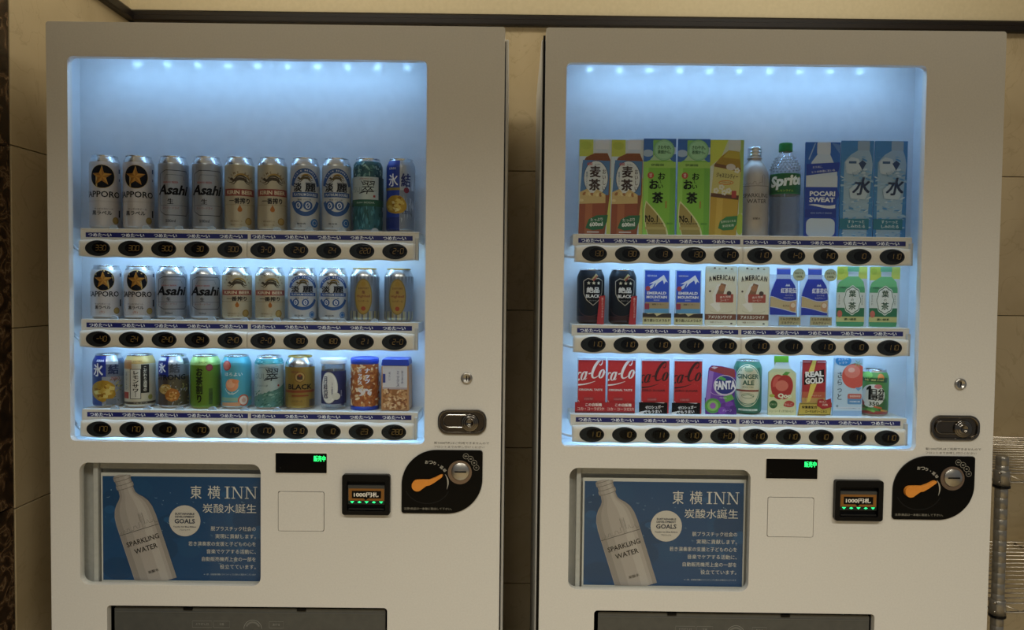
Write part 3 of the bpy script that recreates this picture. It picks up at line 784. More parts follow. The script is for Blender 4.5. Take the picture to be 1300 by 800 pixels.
# ================================================================== drinks on display
class CanArt(Art):
    gain = 1.3
class Pic(Art):
    """Art drawn with picture measures: origin xc (centre line), yb (foot), s picture units per mm; r = radius when wrapped"""
    def __init__(s, xc, yb, sc, r=None, rough=0.4, metal=0.0):
        super().__init__(rough, metal); s.xc, s.yb, s.sc, s.r = xc, yb, sc, r
        s.gain = 1.3 if r else 1.75  # flat cards lifted further: light shining through them is put into the colours
    def q(s, x, y):
        u = (x - s.xc) / s.sc
        if s.r:
            t = max(-0.985, min(0.985, u / s.r)); u = s.r * math.asin(t)
        return (u, (s.yb - y) / s.sc)
    def wrap(s, y0, y1, c, **k): return s.rect(-103.5, (s.yb - y1) / s.sc, 103.5, (s.yb - y0) / s.sc, c, **k)
    def R(s, x0, y0, x1, y1, c, r=0, **k):
        a, b = s.q(x0, y1), s.q(x1, y0); return s.rect(a[0], a[1], b[0], b[1], c, r / s.sc, **k)
    def E(s, x, y, rx, c, ry=None, **k):
        a = s.q(x, y); return s.ell(a[0], a[1], rx / s.sc, c, (ry or rx) / s.sc, **k)
    def A(s, x, y, rx, ry, wd, a0, a1, c, **k):
        a = s.q(x, y); return s.arc(a[0], a[1], rx / s.sc, ry / s.sc, wd / s.sc, a0, a1, c, **k)
    def P(s, pts, c, **k): return s.poly([s.q(*p) for p in pts], c, **k)
    def L(s, pts, wd, c, **k): return s.line([s.q(*p) for p in pts], [w_ / s.sc for w_ in wd] if isinstance(wd, list) else wd / s.sc, c, **k)
    def T(s, t, x, y, h, c, wd=None, **k):
        a = s.q(x, y); return s.text(t, a[0], a[1], h / s.sc, c, wd / s.sc if wd else None, **k)
def can_prof(H, r):
    k = r / 33.0
    return [(28.5 * k, 2), (32 * k, 5.5), (33 * k, 9), (33 * k, H - 21), (32.3 * k, H - 16), (30.4 * k, H - 11), (28.0 * k, H - 6), (26.5 * k, H - 3)]
GOLDLID = speckle('gold_lid', '#c9a24a', '#d2ad58', 50, 0.3, 0, 1.0)
def make_can(name, H, art, body=None, lid=None, r=33.0, group=None):
    """drinks can: lathed body, lid with rim and pull tab, wrapped label with its lettering"""
    k = r / 33.0
    root = thing(name, 'drinks can', 'can', group=group)
    pr = can_prof(H, r)
    prof = [(0, 5), (20 * k, 4.2), (24 * k, 1), (26 * k, 0)] + pr
    obj('body', lathe([(a / 1000, b / 1000) for a, b in prof], 44), body or ALU, root, smooth=True)
    ld = obj('lid', lathe([(a * k / 1000, (H + b) / 1000) for a, b in [(26.5, -3.2), (27.3, -2.2), (27.5, -0.8), (26.8, 0), (25.6, -0.2), (25.0, -3.5), (24, -3.2), (0, -3.0)]], 44), lid or ALU, root, smooth=True)
    tb = bmesh.new()
    vs = [(8 * math.cos(t), 3 + 9 * math.sin(t)) for t in [2 * PI * i / 14 for i in range(14)]]
    lo = [tb.verts.new((x / 1000, y / 1000, (H - 2.6) / 1000)) for x, y in vs]; hi = [tb.verts.new((x / 1000, y / 1000, (H - 1.4) / 1000)) for x, y in vs]
    for i in range(14): tb.faces.new((lo[i], lo[(i + 1) % 14], hi[(i + 1) % 14], hi[i]))
    tb.faces.new(hi); tb.faces.new(lo[::-1])
    obj('pull_tab', tb, ALU, ld)
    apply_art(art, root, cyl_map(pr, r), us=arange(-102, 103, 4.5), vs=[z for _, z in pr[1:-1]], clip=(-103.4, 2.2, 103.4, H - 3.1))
    return root
def make_card(name, art, outline, thick=2.2, signs=(), backing=None, depth=0.0):
    """flat display dummy: a thick printed card (outline in mm), extra small signs, optional frosted body behind"""
    root = thing(name, 'display card', 'display card')
    o = plate('card', art.base if hasattr(art, 'base') else mat('#c9d2d8', 0.4), root, [(x / 1000, z / 1000) for x, z in outline], [], 0.0, thick / 1000)
    xs = [p[0] for p in outline]; zs = [p[1] for p in outline]
    apply_art(art, root, flat_map(0.0), 'printed_front', clip=(min(xs), min(zs), max(xs), max(zs)))
    if backing:
        wd, h0, h1 = backing
        n = 16; bm = bmesh.new(); lo, hi = [], []
        for i in range(n + 1):
            t = PI * i / n; x, y = wd / 2 * math.cos(t), 2.4 + wd * 0.42 * math.sin(t)
            lo.append(bm.verts.new((x / 1000, y / 1000, h0 / 1000))); hi.append(bm.verts.new((x / 1000, y / 1000, h1 / 1000)))
        for i in range(n): bm.faces.new((lo[i], lo[i + 1], hi[i + 1], hi[i]))
        bm.faces.new(lo[::-1]); bm.faces.new(hi); bm.faces.new((lo[0], hi[0], hi[-1], lo[-1]))
        bmesh.ops.recalc_face_normals(bm, faces=bm.faces[:])
        obj('clear_body', bm, FROST, root)
    else:
        boxo('stand', FROST, root, -0.018, 0.018, thick / 1000, 0.030, 0.0, 0.004)
    for sa, so, sy, bc in signs:
        sg = plate('sign', mat(bc, 0.45), root, [(x / 1000, z / 1000) for x, z in so], [], -sy / 1000, -sy / 1000 + 0.0010)
        xs = [p[0] for p in so]; zs = [p[1] for p in so]
        apply_art(sa, sg, flat_map(-sy / 1000), 'sign_print', clip=(min(xs), min(zs), max(xs), max(zs)), nest=False)
    return root
def beast(a, cx, cy, w_, c1, c2):
    """prancing long-maned animal crest of the beer cans, w_ in mm"""
    k = w_ / 50.0
    def pt(*l): return [(cx + x * k, cy + y * k) for x, y in l]
    a.arc(cx + 3 * k, cy - 3 * k, 20 * k, 16 * k, 4.2 * k, 12, 150, c2, wv=[.3, 1, 1.2, .9, .3])
    a.arc(cx + 1 * k, cy - 3 * k, 14.5 * k, 12 * k, 3.6 * k, 18, 155, c1, wv=[.3, 1, 1.2, 1, .4])
    a.arc(cx + 5 * k, cy - 6 * k, 19 * k, 13 * k, 2.2 * k, 5, 70, c1, wv=[.3, 1, .6])
    a.poly(pt((-18, -2), (-12, 4), (-2, 6), (8, 5), (16, 0), (17, -6), (9, -3), (-2, -2), (-10, -5), (-16, -6)), c1)
    a.poly(pt((-16, 1), (-21, 5), (-27, 1), (-23, -2), (-17, -5)), c1)
    a.line(pt((-13, -3), (-21, -8), (-28, -7)), [2.6 * k, 2 * k, 1 * k], c1).line(pt((-9, -4), (-15, -11), (-21, -12)), [2.6 * k, 2 * k, 1 * k], c1)
    a.line(pt((14, -3), (21, -7), (27, -5)), [3 * k, 2 * k, 1 * k], c1).line(pt((10, -3), (17, -10), (24, -12)), [3 * k, 2 * k, 1 * k], c1)
def lemon(a, x, y, r, c1, c2, c3):
    rnd = random.Random(int(x * 7 + y))
    a.P([(x + r * rnd.uniform(.86, 1.04) * math.cos(2 * PI * i / 15), y + r * rnd.uniform(.86, 1.04) * math.sin(2 * PI * i / 15)) for i in range(15)], c1)
    for i in range(34):
        t = rnd.uniform(0, 2 * PI); d = rnd.uniform(.05, .72) * r; k = r * rnd.uniform(.14, .34)
        px, py = x + d * math.cos(t), y + d * math.sin(t); s0 = rnd.uniform(0, 6)
        a.P([(px + k * math.cos(s0 + q), py + k * math.sin(s0 + q) * .7) for q in (0, 1.4, 2.7, 4.3)], rnd.choice((c1, c2, c2, c3, '#8a5e1c')))
def star_can(tall):
    H = 168 if tall else 122
    a = Pic(272, 552, 2.79, 33, 0.38, 0.45) if tall else Pic(300, 465, 3.02, 33, 0.38, 0.45)
    if tall:
        a.wrap(128, 538, '#bdb6b3'); cx, cy, R = 254, 222, 75; a.E(cx, cy, R, '#b89a5a').E(cx, cy, R - 2.5, '#0c0d12', metal=0)
        sx, sy, sr = cx - 2, cy - 2, 62
    else:
        a.wrap(128, 452, '#bdb6b3'); cx, cy, R = 280, 200, 72; a.E(cx, cy, R, '#b89a5a').E(cx, cy, R - 2.5, '#0c0d12', metal=0)
        sx, sy, sr = cx - 2, cy - 2, 60
    (ux, vy) = a.q(sx, sy); sr /= a.sc
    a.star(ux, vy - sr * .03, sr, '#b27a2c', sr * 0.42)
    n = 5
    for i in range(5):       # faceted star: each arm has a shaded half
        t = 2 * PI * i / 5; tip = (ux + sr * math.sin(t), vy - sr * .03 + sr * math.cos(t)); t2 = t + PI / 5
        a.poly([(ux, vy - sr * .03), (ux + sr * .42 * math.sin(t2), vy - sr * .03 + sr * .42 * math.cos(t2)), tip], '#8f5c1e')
    if tall:
        a.text('SAPPORO', -8.5, 78.5, 14, '#15161a', 84, b=0.02)
        a.L([(150, 376), (395, 376)], 1.5, '#8c8682').L([(150, 384), (395, 384)], 1.0, '#9c9692')
        a.T('サッポロ生ビール', 262, 425, 13, '#34353a', 112).T('黒ラベル', 250, 451, 27, '#222327', 118, b=0.03)
        a.E(330, 496, 22, '#8a6f3a').E(330, 496, 17, '#a3884c').rect(31, 28, 36, 44, '#1a1c22').rect(32, 128, 37, 138, '#2a3350').rect(33, 110, 36, 116, '#2a3350')
    else:
        a.text('SAPPORO', -8.5, 56.5, 12.5, '#15161a', 72, b=0.02)
        a.T('サッポロ生ビール', 272, 362, 12, '#34353a', 100).T('黒ラベル', 274, 386, 24, '#222327', 100, b=0.03)
        a.T('(生)', 272, 418, 18, '#a05a44', 30)
        a.E(362, 410, 23, '#8a6f3a').E(362, 410, 18, '#a3884c').rect(31, 28, 36, 44, '#1a1c22').rect(32, 96, 37, 104, '#2a3350')
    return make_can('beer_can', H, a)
def dry_can(tall):
    H = 168 if tall else 122
    a = Pic(703, 555, 2.79, 33, 0.3, 0.6) if tall else Pic(748, 470, 3.02, 33, 0.3, 0.6)
    k = 1.0 if tall else 0.725
    a.rect(-103.5, 5, 103.5, H - 18, '#9b9ea3')
    v = lambda z: z * k
    for x0, x1 in ((-24, 36),):
        a.line([(x0 + 6, v(33)), (x1 - 6, v(33)), (x1, v(42)), (x1, v(126)), (x1 - 6, v(134)), (x0 + 6, v(134)), (x0 - 8, v(126)), (x0 - 8, v(42)), (x0 + 6, v(33))], 1.3, '#1d2026', metal=0)
        a.line([(-20, v(112)), (-16, v(124)), (20, v(124)), (24, v(112))], 0.8, '#40444c', metal=0)
    a.text('Asahi', -1, v(90), 23 * (0.9 if not tall else 1), '#0e0f12', 68, sh=0.28, b=0.035, metal=0)
    a.text('生', -7, v(64), 12 * k, '#15161a', b=0.03, metal=0)
    a.text('ASAHI BEER', -7, v(107), 4.4 * k, '#8c2f2c', 34, metal=0).text('スーパードライ', -7, v(49), 5.5 * k, '#7e3532', 36, metal=0)
    a.line([(-32, v(55)), (34, v(55))], 0.7, '#3a3d44', metal=0).text('500ml' if tall else '350ml', -7, v(20), 6.5 * k, '#1d2026', metal=0)
    return make_can('beer_can', H, a)
def cream_can(tall):
    H = 168 if tall else 122; k = 1.0 if tall else 0.735
    a = CanArt(0.36, 0.5)
    a.rect(-103.5, 5, 103.5, H - 19, '#b5a88c')
    a.curvetext('PRIME BREW', 0, 100 * k, 31, 5.2 * k, '#6d5836', 150, b=0.02)
    beast(a, 1, 115 * k, 46 * (1 if tall else .9), '#3d3222', '#9a7a3a')
    a.rect(-40, 78 * k, 40, 94 * k, '#7d3326', metal=0.1).text('KIRIN BEER', 0, 86 * k, 9 * k, '#d9c9a4', 62, b=0.03)
    a.text('一番搾り', -1, 67 * k, 12 * (k + .1), '#1c1712', 46, b=0.04)
    a.line([(-45, 58 * k), (45, 58 * k)], 0.6, '#7d6c4a')
    d = [(0, 58 * k)] + [(5.2 * math.sin(t) * (1 if tall else .8), 47 * k - 5.2 * math.cos(t)) for t in [PI * .62 - PI * 1.24 * i / 10 for i in range(11)]]
    a.poly(d, '#9c5a22')
    a.ell(20, 20 * k + 1, 8.4, '#8b6a2e').ell(20, 20 * k + 1, 6.4, '#a8894a')
    a.text('麦芽100%生ビール', -8, 21 * k, 3.6, '#6d5836', 26).text('生ビール', -8, 13 * k, 3.4, '#6d5836', 26)
    return make_can('beer_can', H, a)
def blue_ring_can(tall):
    H = 168 if tall else 122; k = 1.0 if tall else 0.73
    a = CanArt(0.36, 0.45)
    a.rect(-103.5, 5, 103.5, H - 19, '#b6b8b8')
    B = '#24477e'
    a.arc(0, 88 * k, 35, 49 * k, 9 * (k + .1), 18, 162, B, metal=0.1).arc(0, 88 * k, 35, 49 * k, 9 * (k + .1), 205, 335, B, metal=0.1)
    for i, ch in enumerate('KIRIN BREWERY'):
        if ch == ' ': continue
        t = math.radians(140 - 100 * (i + .5) / 13)
        a.text(ch, 35 * math.cos(t), 88 * k + 49 * k * math.sin(t), 3.6, '#d5d8dc', rot=math.degrees(t) - 90, b=0.03)
    beast(a, 0, 119 * k, 34 * (1 if tall else .85), '#4a3d22', '#94722e')
    a.text('淡', -18, 99 * k, 19 * k + 1, '#17181c', 20, b=0.03).text('麗', 12, 99 * k, 19 * k + 1, '#17181c', 24, b=0.035)
    a.rect(-33, 77 * k, 33, 88 * k, B, metal=0.1).text('PLATINUM DOUBLE', 0, 82.5 * k, 5 * k + 1, '#ccd2d8', 54, b=0.02)
    a.text('糖質 プリン体', -2, 71 * k, 3.2, '#34383e', 30)
    for x in (-16, 6):
        a.ell(x, 58 * k, 9.4 * (k + .12), B, metal=0.1).arc(x, 58 * k, 4.0 * k + .5, 5.6 * k + .5, 2.0, 0, 360, '#d5d8dc', n=18).line([(x - 3, 54 * k), (x + 3, 62 * k)], 1.0, '#d5d8dc')
    a.ell(22, 17 * k + 2, 9.0 * (k + .1), '#2a5a92', metal=0.1).arc(22, 17 * k + 2, 5, 5, 1, 0, 360, '#c3ccd4', n=16)
    a.text('発泡酒', -9, 17 * k, 4, '#34383e', 20).text('生', -9, 11 * k, 3.6, '#34383e')
    return make_can('beer_can', H, a)
def brush(a, x, y, k, c):
    """the big brush-written character"""
    a.text('翠', x, y, 30 * k, c, 28 * k, sh=0.18, b=0.0)
    a.line([(x - 19 * k, y - 13 * k), (x + 2 * k, y - 8 * k), (x + 20 * k, y - 7 * k)], [2.2 * k, 1.6 * k, .4 * k], c)
    a.line([(x - 15 * k, y + 15 * k), (x - 10 * k, y + 8 * k)], [1 * k, 3 * k], c)
def gin_can_tall():
    H = 168; a = CanArt(0.36, 0.35)
    a.rect(-103.5, 5, 103.5, 160, '#2f6068').rect(-103.5, 124, 103.5, 158, '#2b5258')
    rnd = random.Random(5)
    for i in range(60):
        x, y = rnd.uniform(-50, 50), rnd.uniform(126, 155); a.ell(x, y, rnd.uniform(2, 6), rnd.choice(('#5f8a88', '#1e3f45', '#7fa39c', '#3a6a66')), rnd.uniform(1, 3), n=9, rot=rnd.uniform(0, 180))
    for i in range(70):
        x, y = rnd.uniform(-50, 50), rnd.uniform(8, 58); a.ell(x, y, rnd.uniform(.8, 2.6), rnd.choice(('#3f7a86', '#235560', '#4f8c94', '#1f4c4c')), rnd.uniform(4, 10), n=8, rot=rnd.uniform(-15, 15))
    a.rect(-60, 73, 24, 124, '#adb9b5').rect(24, 73, 52, 124, '#1f3b42').rect(-60, 58, 52, 73, '#1f4f3c')
    a.text('JAPANESE GIN', -4, 119, 3.4, '#8a4a42', 30).text('SUI', -24, 95, 12, '#7c8a86', 20, b=0).text('GIN SODA', -6, 66, 4, '#9fb4a8', 40)
    brush(a, 0, 100, 1.0, '#121415')
    a.rect(11, 78, 16, 83, '#8e2f2a')
    return make_can('gin_soda_can', H, a)
def gin_can_short():
    H = 122; a = CanArt(0.36, 0.35)
    a.rect(-103.5, 5, 103.5, 104, '#9dada9').rect(-103.5, 104, 103.5, 116, '#3c8488')
    rnd = random.Random(6)
    a.poly([(-50, 5), (50, 5), (50, 62), (20, 47), (-50, 26)], '#4d7a70')
    for i in range(70):
        x, y = rnd.uniform(-40, 40), rnd.uniform(6, 44); a.ell(x, y, rnd.uniform(1.5, 5), rnd.choice(('#6d9a8c', '#2f5f58', '#86aaa0', '#3f6d5c')), rnd.uniform(.6, 1.6), n=8, rot=rnd.uniform(10, 40))
    for i in range(26):
        x, y = rnd.uniform(-40, 40), rnd.uniform(101, 113); a.ell(x, y, rnd.uniform(1.5, 4), rnd.choice(('#bfe0e0', '#1f5a60', '#79b4b4')), rnd.uniform(.6, 1.4), n=8)
    a.text('JAPANESE GIN', -6, 96, 4, '#5a6a66', 36).text('SUI', -22, 77, 12, '#74837f', 20, b=0).text('ジンソーダ', -16, 55, 5, '#39443f', 26)
    brush(a, 6, 80, 0.95, '#121415')
    a.rect(18, 53, 22, 57, '#8e2f2a')
    return make_can('gin_soda_can', H, a)
def ice_can(kind):
    """faceted fruit can: kind tall / plain / strong"""
    tall = kind == 'tall'; H = 168 if tall else 122
    a = Pic(990, 565, 2.79, 33, 0.3, 0.5) if tall else (Pic(312, 462, 2.98, 33, 0.3, 0.5) if kind == 'plain' else Pic(750, 468, 2.98, 33, 0.3, 0.5))
    v = a.sc
    if tall:
        a.wrap(115, 552, '#a7adb6').R(880, 112, 983, 556, '#15308c', metal=0.1)
        for i in range(10):
            x = 985 + i * 12; a.P([(x, 120 + (i * 53) % 160), (x + 14, 150 + (i * 71) % 200), (x + 4, 190 + (i * 37) % 240)], ('#c3c8d0', '#8f959f')[i % 2])
        a.R(985, 300, 1075, 545, '#7d848f')
        for i in range(14): a.P([(990 + i * 6, 470 - (i * 47) % 150), (1002 + i * 6, 480 - (i * 31) % 150), (994 + i * 6, 505 - (i * 53) % 150)], ('#a6adb8', '#5c636e', '#b8bec6')[i % 3])
        a.R(880, 284, 985, 300, '#8c7a3c').R(880, 470, 983, 556, '#0f2263', metal=0.1)
        lemon(a, 965, 392, 66, '#b08a2c', '#d0b254', '#e0cf86')
        a.E(1025, 300, 18, '#7a2a38')
        a.text('KIRIN', -20, 144, 5, '#d8dcea', 17, b=0.03)
        a.T('氷', 942, 237, 80, '#dfe4ee', 64, b=0.02, metal=0).T('結', 1022, 237, 82, '#18225a', 60, b=0.03, metal=0)
        a.T('ZERO', 1030, 440, 20, '#2c3a66', 40, metal=0)
    else:
        strong = kind == 'strong'
        x0 = a.xc - 105
        a.wrap(128, 448, '#4b535e' if strong else '#5d6c8c')
        a.R(x0, 100, a.xc - (15 if not strong else 35), 250, '#182a7c', metal=0.1)
        a.R(a.xc - (15 if not strong else 35), 100, a.xc + 60, 165, '#b5bac2').R(a.xc - (15 if not strong else 35), 165, a.xc + 100, 250, '#6d7684')
        a.R(x0, 250, a.xc - 40, 448, '#2b3f78' if not strong else '#3d3530', metal=0.1).R(a.xc - 40, 250, a.xc + 105, 448, '#8f9298' if not strong else '#57503f')
        rnd = random.Random(11 if strong else 12)
        for i in range(40):
            x, y = a.xc + rnd.uniform(-40, 95), rnd.uniform(260, 440)
            a.P([(x, y), (x + rnd.uniform(8, 20), y + rnd.uniform(-8, 8)), (x + rnd.uniform(-6, 10), y + rnd.uniform(10, 22))], rnd.choice(('#9a9ea6', '#5d5a50', '#7d7a5c', '#b0a86a')))
        if strong:
            lemon(a, a.xc - 52, 335, 38, '#b8924a', '#d9b870', '#e6d8a0'); lemon(a, a.xc - 10, 375, 46, '#a8682e', '#c8904a', '#dcb070')
            a.text('STRONG', -8, 72, 12.5, '#1b2026', 66, b=0.03, metal=0)
            a.T('氷', a.xc - 70, 190, 66, '#dfe4ee', 52, b=0.03, metal=0).T('結', a.xc + 5, 192, 62, '#3a4048', 60, b=0.04, metal=0).R(a.xc - 95, 120, a.xc - 50, 142, '#c8ccd6')
        else:
            lemon(a, a.xc - 28, 345, 76, '#a8802a', '#c8a244', '#d8c06a')
            a.T('氷', a.xc - 62, 202, 86, '#dfe4ee', 66, b=0.03, metal=0).T('結', a.xc + 30, 200, 66, '#1c2440', 62, b=0.04, metal=0).T('ZERO', a.xc + 40, 262, 22, '#8a4a3a', 60, metal=0)
            a.R(a.xc - 15, 400, a.xc + 45, 440, '#6a7078')
            a.T('KIRIN', a.xc - 50, 140, 14, '#d8dcea', 48, b=0.03, metal=0)
    return make_can('fruit_chuhai_can', H, a)
def highball_can():
    H = 122; a = CanArt(0.3, 0.7)
    a.rect(-103.5, 5, 103.5, 104, '#878c92')
    rnd = random.Random(9)
    for i in range(24):
        x = -50 + i * 4.3; a.poly([(x, 24), (x + 3.5, 24), (x + 4.2, 4 + 0.0), (x - .6, 4)], ('#a6a294', '#6d7074', '#b5aa7c')[i % 3])
        a.poly([(x, 104), (x + 3.5, 104), (x + 1.7, 78 + 8 * (i % 3))], ('#9aa0a6', '#767b82')[i % 2])
    a.ell(-3, 57, 20, '#7d6a34', 41, metal=0.3).ell(-3, 57, 17.6, '#97793a', 38.5, metal=0.2)
    a.ell(-3, 86, 5.5, '#94742c', metal=0.2)
    a.text('SUNTORY', -3, 76, 4.2, '#5a3a1c', 24, metal=0, b=.02).text('角', -3, 67, 7, '#5a2a1c', metal=0, b=.03).text('Highball', -3, 57.5, 7, '#6a2a1c', 30, metal=0, b=.012).text('ハイボール', -3, 47, 5, '#4a2a18', 24, metal=0)
    a.ell(-3, 30, 5, '#8a3a22', metal=0)
    return make_can('highball_can', H, a, lid=GOLDLID)
def sour_can():
    a = Pic(522, 468, 2.98, 33, 0.4, 0.3)
    a.wrap(128, 450, '#b9b096').wrap(108, 165, '#b99a5a').R(422, 140, 470, 200, '#a8764a')
    a.R(460, 200, 528, 405, '#24221f').R(464, 204, 524, 401, '#c6c2b4').R(528, 170, 578, 365, '#191815').R(532, 174, 574, 361, '#22201c')
    a.R(425, 215, 456, 350, '#a8a290').R(425, 358, 452, 402, '#8e3226').R(420, 424, 640, 440, '#3a342a').E(585, 395, 18, '#8a8442')
    a.T('レモンサワ｜', 494, 302, 178, '#191815', 36, vert=True, b=.04).T('こだわり酒場の', 553, 268, 170, '#d8d2c0', 22, vert=True, b=.03).T('おいしい', 440, 282, 118, '#2c3350', 15, vert=True, b=.02)
    a.T('SUNTORY', 505, 148, 12, '#5a3a22', 60).T('アルコール', 525, 433, 9, '#c8c0a8', 90)
    return make_can('lemon_sour_can', 122, a)
def green_tea_can():
    a = Pic(965, 470, 2.98, 33, 0.36, 0.35)
    a.wrap(125, 455, '#55731f').wrap(122, 172, '#9bc06a')
    a.E(990, 188, 24, '#6e2a36').E(990, 188, 18, '#8a3a44').R(985, 330, 1010, 440, '#39521c')
    a.T('お茶割り', 925, 308, 235, '#14170c', 44, vert=True, b=.05).T('SUNTORY', 950, 152, 12, '#3a5a22', 60).T('緑茶', 1000, 385, 56, '#2a3c14', 22, vert=True)
    return make_can('green_tea_chuhai_can', 122, a, body=mat('#a9c27a', .3, .7))
def peach_can():
    a = Pic(1177, 475, 2.98, 33, 0.38, 0.25)
    a.wrap(128, 458, '#4495a6').wrap(115, 160, '#4495a6').E(1112, 178, 34, '#a33a3a').E(1112, 178, 26, '#c86a5a')
    a.E(1145, 310, 44, '#d8875c').E(1138, 300, 30, '#e2a07a').E(1170, 285, 22, '#cf7a4c', ry=14).A(1145, 315, 50, 54, 4, 200, 330, '#c8d8d4')
    a.R(1082, 395, 1275, 420, '#7aa08a').E(1222, 415, 40, '#b8553a').E(1222, 415, 30, '#d8c8b8').E(1222, 415, 15, '#c89a88').P([(1085, 430), (1200, 425), (1200, 455), (1085, 455)], '#c08a62')
    a.T('ほろよい', 1155, 236, 24, '#d9e6e8', 120, b=.02).T('もも', 1140, 366, 18, '#c8dcdc', 40).line([(-25, 116), (-22, 110)], 1, '#d8a0a0')
    return make_can('peach_chuhai_can', 122, a)
def whisky_can():
    a = Pic(380, 470, 2.98, 33, 0.34, 0.5)
    a.wrap(178, 458, '#84682a')
    a.E(378, 245, 36, '#6d4a22').E(378, 245, 31, '#a88a4c').E(378, 245, 20, '#7a3a24').R(360, 235, 396, 262, '#3f3326', r=6)
    a.R(285, 335, 475, 352, '#7e3a1e').R(325, 368, 435, 378, '#7e3a1e').R(440, 400, 475, 450, '#55483a').R(300, 385, 420, 455, '#8f7434')
    a.text('BLACK', 0, 53, 12, '#171310', 58, b=.03, metal=0).T('NIKKA', 345, 210, 14, '#6a2c1c', 50, metal=0).T('ハイボール', 360, 410, 16, '#4a3a1c', 70, metal=0)
    a.T('CLEAR', 345, 155, 12, '#5a4a42', 60, metal=0)
    return make_can('whisky_highball_can', 122, a, lid=GOLDLID)
def sake_cup():
    root = thing('sake_cup', 'glass cup', 'cup')
    pr = [(26, 1.5), (28, 4), (28, 100), (29, 112)]
    obj('glass', lathe([(0, 0.004), (0.024, 0.004), (0.0265, 0.012), (0.0265, 0.111), (0.0278, 0.112), (0.029, 0.111), (0.028, 0.100), (0.028, 0.004), (0.026, 0), (0, 0)], 36), CUPGLASS, root, smooth=True)
    obj('cap', lathe([(0.0298, 0.106), (0.0304, 0.108), (0.0304, 0.1165), (0.0292, 0.1180), (0, 0.1180)], 36), mat('#dfe3e6', 0.35), root, smooth=True)
    a = Pic(605, 484, 2.98, 28, 0.45)
    a.R(524, 218, 690, 443, '#1c2048').rect(-87, 13.7, 87, 89, '#1c2048')
    a.E(572, 332, 62, '#b9b6a8', ry=108).E(572, 332, 56, '#d2cfc4', ry=101).E(572, 332, 48, '#c6c3b8', ry=92).E(622, 390, 28, '#b9b6a8', ry=24)
    a.T('月桂冠', 552, 330, 148, '#1f2240', 34, vert=True, b=.03).T('上撰', 595, 335, 90, '#3a3d52', 12, vert=True).T('GEKKEIKAN', 655, 370, 8, '#9da3b4', 40, rot=90)
    apply_art(a, root, cyl_map(pr, 28), us=arange(-85, 86, 4), clip=(-86.9, 12, 86.9, 92), base=0.3)
    return root
def nut_field(a, x0, y0, x1, y1, n, seed, cols=('#a8622e', '#c08a52', '#d8b88a', '#8a4a22', '#b5743c', '#e0c8a0')):
    rnd = random.Random(seed)
    for i in range(n):
        x, y = rnd.uniform(x0, x1), rnd.uniform(y0, y1); a.ell(x, y, rnd.uniform(4.0, 6.0), rnd.choice(cols), rnd.uniform(1.8, 2.8), n=9, rot=rnd.uniform(0, 180))
def nut_tin():
    root = thing('nut_canister', 'canister', 'canister')
    pr = [(31, 0), (31, 8), (31.5, 9), (31.5, 108), (29.5, 118), (28, 120)]
    obj('canister', lathe([(0, 0), (0.031, 0), (0.031, 0.008), (0.0315, 0.009), (0.0315, 0.108), (0.0295, 0.117), (0, 0.117)], 40), mat('#9a5a30', 0.4), root, smooth=True)
    obj('lid', lathe([(0.0316, 0.1055), (0.0324, 0.107), (0.0324, 0.117), (0.0305, 0.1195), (0.026, 0.120), (0.025, 0.1185), (0, 0.1185)], 40), mat('#2440a8', 0.35), root, smooth=True)
    obj('base', lathe([(0, -0.0002), (0.0322, -0.0002), (0.0324, 0.0090), (0.0316, 0.0095)], 40), mat('#2440a8', 0.35), root, smooth=True)
    a = CanArt(0.4)
    a.rect(-98, 9, 98, 106, '#9a5428')
    nut_field(a, -50, 10, 50, 105, 190, 2)
    nut_field(a, -12, 36, 12, 50, 14, 8, ('#c9c4c8', '#d8d4d8'))
    a.text('ミックス', -10, 78, 36, '#d6d9ea', 8.4, vert=True, b=.06).text('ナッツ', 5, 80, 34, '#d6d9ea', 10, vert=True, b=.06)
    apply_art(a, root, cyl_map(pr, 31.5), us=arange(-96, 97, 4.5), clip=(-98, 9.4, 98, 106))
    return root
def nut_carton():
    root = thing('nut_carton', 'carton', 'carton')
    W = 33.0
    # rounded square carton body
    o = plate('carton', mat('#b98a5c', 0.4), root, [(-0.0320, 0), (0.0330, 0), (0.0315, 0.104), (-0.0315, 0.104)], [], -0.0300, 0.0300, 0.004, 3)
    plate('lid', mat('#2440a8', 0.35), root, [(-0.0322, 0.1035), (0.0322, 0.1035), (0.0300, 0.1190), (-0.0295, 0.1190)], [], -0.0310, 0.0310, 0.003, 3)
    a = CanArt(0.42)
    a.rect(-28, 50, 28, 103, '#c3c4cc').rect(-28, 51, 28, 53.5, '#9a8a92').rect(-28, 4, 28, 50, '#8a5a34')
    nut_field(a, -26, 6, 26, 48, 100, 4, ('#a8744a', '#c29a6c', '#d4b48c', '#7a4a2c', '#b5885a'))
    a.rect(-27.5, 65, -21.5, 85, '#2a3a86')
    a.text('おつまみ', 17, 78, 30, '#4a4c6a', 5.0, vert=True, b=.02).text('ミックス', 7, 74, 36, '#4a4c6a', 6.4, vert=True, b=.02).text('味わい', -12, 80, 20, '#5a5c7a', 4.0, vert=True)
    apply_art(a, root, flat_map(-0.0301), 'carton_print', clip=(-28, 4, 28, 103.2))
    return root

